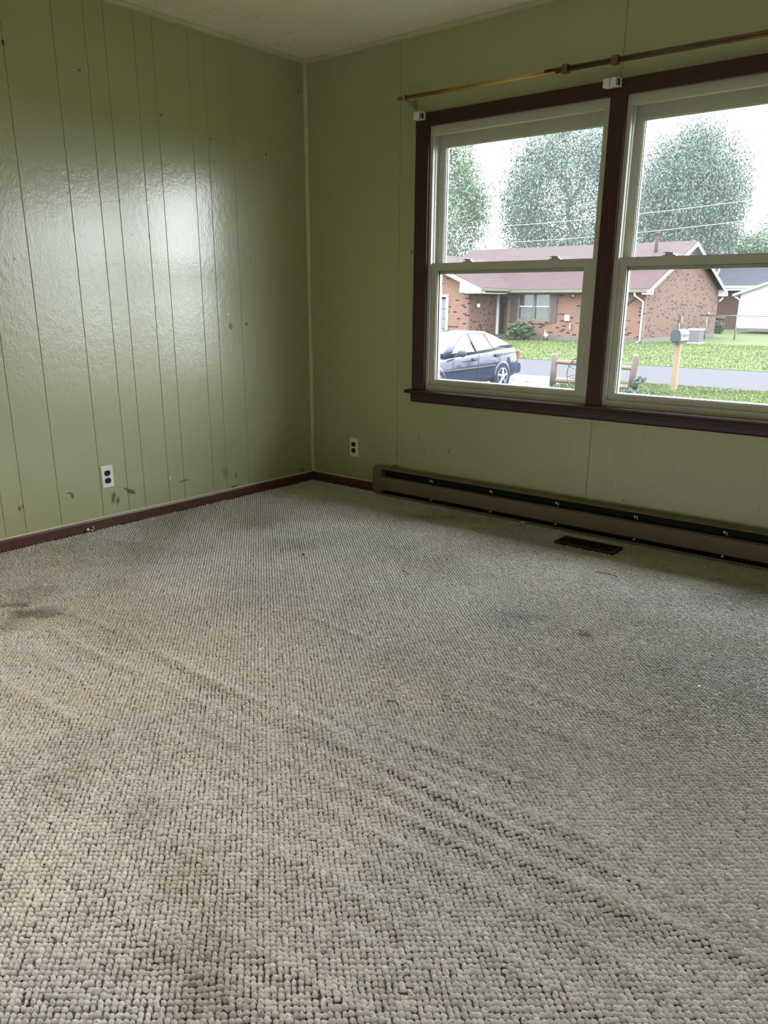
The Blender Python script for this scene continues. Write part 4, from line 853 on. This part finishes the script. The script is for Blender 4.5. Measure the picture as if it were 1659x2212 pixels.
# ================================================================== CAR ON THE DRIVEWAY
car = thing('car', (-7.83, 12.59, GZ+.015), 'dark blue four door sedan with black mirrors parked on the driveway', 'car', rz=math.radians(-92.0))
def cpart(name, mb, mat, parent=None, smooth=False): return mb.build(name, mat, parent or car, smooth, world=False)
S_ = [  # x, bottom, deck height, belt height, half width at sill, half width at belt
    (2.32, .34, .60, .55, .52, .50), (2.20, .24, .70, .64, .74, .70), (1.80, .20, .80, .74, .84, .80), (1.30, .19, .88, .82, .87, .83), (.90, .19, .94, .87, .88, .84), (.30, .19, .96, .90, .885, .845),
    (-.40, .19, .98, .93, .885, .845), (-1.00, .19, 1.00, .96, .88, .84), (-1.50, .20, 1.05, 1.00, .87, .82), (-1.90, .22, 1.06, 1.01, .85, .79), (-2.20, .28, 1.04, .98, .80, .74), (-2.33, .40, .94, .88, .72, .66)]
rings = []
for x, zb, zt, zl, w0, w1 in S_:
    hf = [(0, zb), (w0*.86, zb), (w0*.97, zb+.10), (w0, .52 if zl > .6 else (zb+zl)/2), (w1+.012, zl-.05), (w1-.03, zl), (w1*.55, zt-.012), (0, zt)]
    rings.append([(x, y, z) for y, z in hf] + [(x, -y, z) for y, z in reversed(hf[1:-1])])
mb = MB().loft(rings); body = cpart('body', mb, 'carpaint', None, True)
m_ = body.modifiers.new('soft', 'SUBSURF'); m_.levels = 1; m_.render_levels = 2
GH = [(.98, .90, .90), (.10, 1.38, .34), (-.35, 1.44, 0), (-.85, 1.42, 0), (-1.22, 1.33, 0), (-2.02, 1.03, 0)]
def ghw(z): return .80 - (z-.90)/.54*.235
side = [(.98, .90), (.58, 1.14), (.12, 1.385), (-.35, 1.445), (-.85, 1.425), (-1.25, 1.315), (-1.65, 1.16), (-2.02, 1.03), (-1.2, .94), (0, .90)]
mb = MB(); L = [mb.bm.verts.new((x, ghw(z), z)) for x, z in side]; R = [mb.bm.verts.new((x, -ghw(z), z)) for x, z in side]
mb.bm.faces.new(L); mb.bm.faces.new(list(reversed(R)))
for i in range(len(side)): j = (i+1) % len(side); mb.bm.faces.new([L[i], R[i], R[j], L[j]])
mb.bevel(.03, 2); cab = cpart('cabin', mb, 'carpaint', None, True)
try: cab.data.shade_smooth(); cab.modifiers.new('wn', 'WEIGHTED_NORMAL')
except Exception: pass
SW = {'front_side_window': [(.66, .965), (.50, 1.10), (.16, 1.30), (-.08, 1.365), (-.24, .975)], 'rear_side_window': [(-.34, .98), (-.20, 1.375), (-.80, 1.365), (-1.02, 1.02)], 'quarter_window': [(-1.06, 1.025), (-.86, 1.36), (-1.10, 1.29), (-1.36, 1.12), (-1.38, 1.06)]}
for sgn in (1, -1):
    for nm, pl_ in SW.items():
        cxm = sum(u for u, v in pl_)/len(pl_); czm = sum(v for u, v in pl_)/len(pl_)
        for mat, k_, o_ in (('rubber', 1.07, .004), ('carglass', 1.0, .008)):
            mb = MB(); A = [mb.bm.verts.new((cxm+(u-cxm)*k_, sgn*(ghw(czm+(v-czm)*k_)+o_), czm+(v-czm)*k_)) for u, v in pl_]; B = [mb.bm.verts.new((v_.co.x, v_.co.y-sgn*.02, v_.co.z)) for v_ in A]; n = len(A)
            mb.bm.faces.new(A); mb.bm.faces.new(B)
            for i in range(n): mb.bm.faces.new([A[i], B[i], B[(i+1) % n], A[(i+1) % n]])
            cpart(nm if mat == 'carglass' else 'window_seal', mb, mat)
    # doors, trim, handles, mirror
    for x in (.72, -.29, -1.22):
        cpart('door_seam', MB().tube([(x, sgn*.890, .30), (x+.02, sgn*.892, .55), (x-.03, sgn*.862, .90)], .006, 4), 'rubber')
    mb = MB().tube([(2.0, sgn*.83, .56), (1.3, sgn*.885, .58), (.0, sgn*.902, .60), (-1.0, sgn*.895, .62)], .022, 6); cpart('side_trim', mb, 'rubber')
    cpart('shoulder_strip', MB().tube([(-1.30, sgn*.872, .86), (-1.75, sgn*.845, .885), (-2.12, sgn*.775, .895)], .014, 5), 'rubber')
    for x, z in ((-.12, .80), (-1.10, .855)): cpart('door_handle', MB().blob((x, sgn*.885, z), (.10, .02, .045), 2), 'rubber', None, True)
    mr = cpart('mirror', MB().blob((.58, sgn*1.00, .97), (.075, .13, .085), 2), 'rubber', None, True)
    cpart('mirror_arm', MB().tube([(.62, sgn*.83, .90), (.60, sgn*.94, .94)], .03, 6), 'rubber', mr)
    cpart('tail_lamp', MB().box((-2.30, sgn*.48, .72), (-2.20, sgn*.755, .90)).bevel(.02), 'lamp_red')
    cpart('head_lamp', MB().box((2.14, sgn*.42, .52), (2.30, sgn*.66, .64)).bevel(.02), 'carglass')
    for x in (1.36, -1.35):
        arch_ = MB().lathe([(.30, -.02), (.355, -.02), (.362, 0), (.352, .018), (.30, .018)], (x, sgn*.868, .345), 'y', 28); cpart('wheel_arch', arch_, 'carpaint', None, True)
        cpart('arch_liner', MB().lathe([(.345, -.10), (.345, .008)], (x, sgn*.868, .345), 'y', 28), 'blackmat')
        wh = cpart('wheel', MB().lathe([(.20, -.10), (.29, -.105), (.315, -.08), (.318, .06), (.30, .085), (.215, .085)], (x, sgn*.80, .318), 'y', 32), 'rubber', None, True)
        cpart('rim', MB().lathe([(.215, .08), (.222, .088), (.205, .088), (.195, .04), (.05, .03)] if sgn > 0 else [(.215, -.08), (.222, -.088), (.205, -.088), (.195, -.04), (.05, -.03)], (x, sgn*.80, .318), 'y', 32), 'alloy', wh, True)
        for i in range(5):
            t_ = i*2*math.pi/5+.3
            cpart('rim_spoke', MB().tube([(x, sgn*.885, .318), (x+.12*math.cos(t_), sgn*.886, .318+.12*math.sin(t_)), (x+.205*math.cos(t_), sgn*.880, .318+.205*math.sin(t_))], [.045, .034, .030], 6), 'alloy', wh)
def cquad(name, a, mat, off):
    mb = MB(); A = [Vector(v) for v in a]; nrm = (A[1]-A[0]).cross(A[3]-A[0]).normalized()
    P = [mb.bm.verts.new(v+nrm*off) for v in A]; Q = [mb.bm.verts.new(v-nrm*.01) for v in A]; mb.bm.faces.new(P); mb.bm.faces.new(Q)
    for i in range(4): mb.bm.faces.new([P[i], Q[i], Q[(i+1) % 4], P[(i+1) % 4]])
    cpart(name, mb, mat)
cquad('windshield', [(.90, -.70, .955), (.90, .70, .955), (.18, .56, 1.355), (.18, -.56, 1.355)], 'carglass', .014)
cquad('rear_window', [(-1.92, .66, 1.075), (-1.92, -.66, 1.075), (-1.30, -.56, 1.30), (-1.30, .56, 1.30)], 'carglass', .014)
cpart('rear_bumper', MB().prism([(-2.40, .36), (-2.42, .52), (-2.36, .60), (-2.15, .60), (-2.15, .34)], 'y', -.74, .74).bevel(.03, 2), 'carpaint')
cpart('bumper_strip', MB().box((-2.43, -.72, .53), (-2.39, .72, .57)).bevel(.008), 'rubber')
cpart('front_bumper', MB().prism([(2.36, .30), (2.40, .46), (2.34, .54), (2.1, .54), (2.1, .28)], 'y', -.72, .72).bevel(.03, 2), 'carpaint')
cpart('grille', MB().box((2.30, -.30, .50), (2.345, .30, .64)).bevel(.02), 'blackmat')
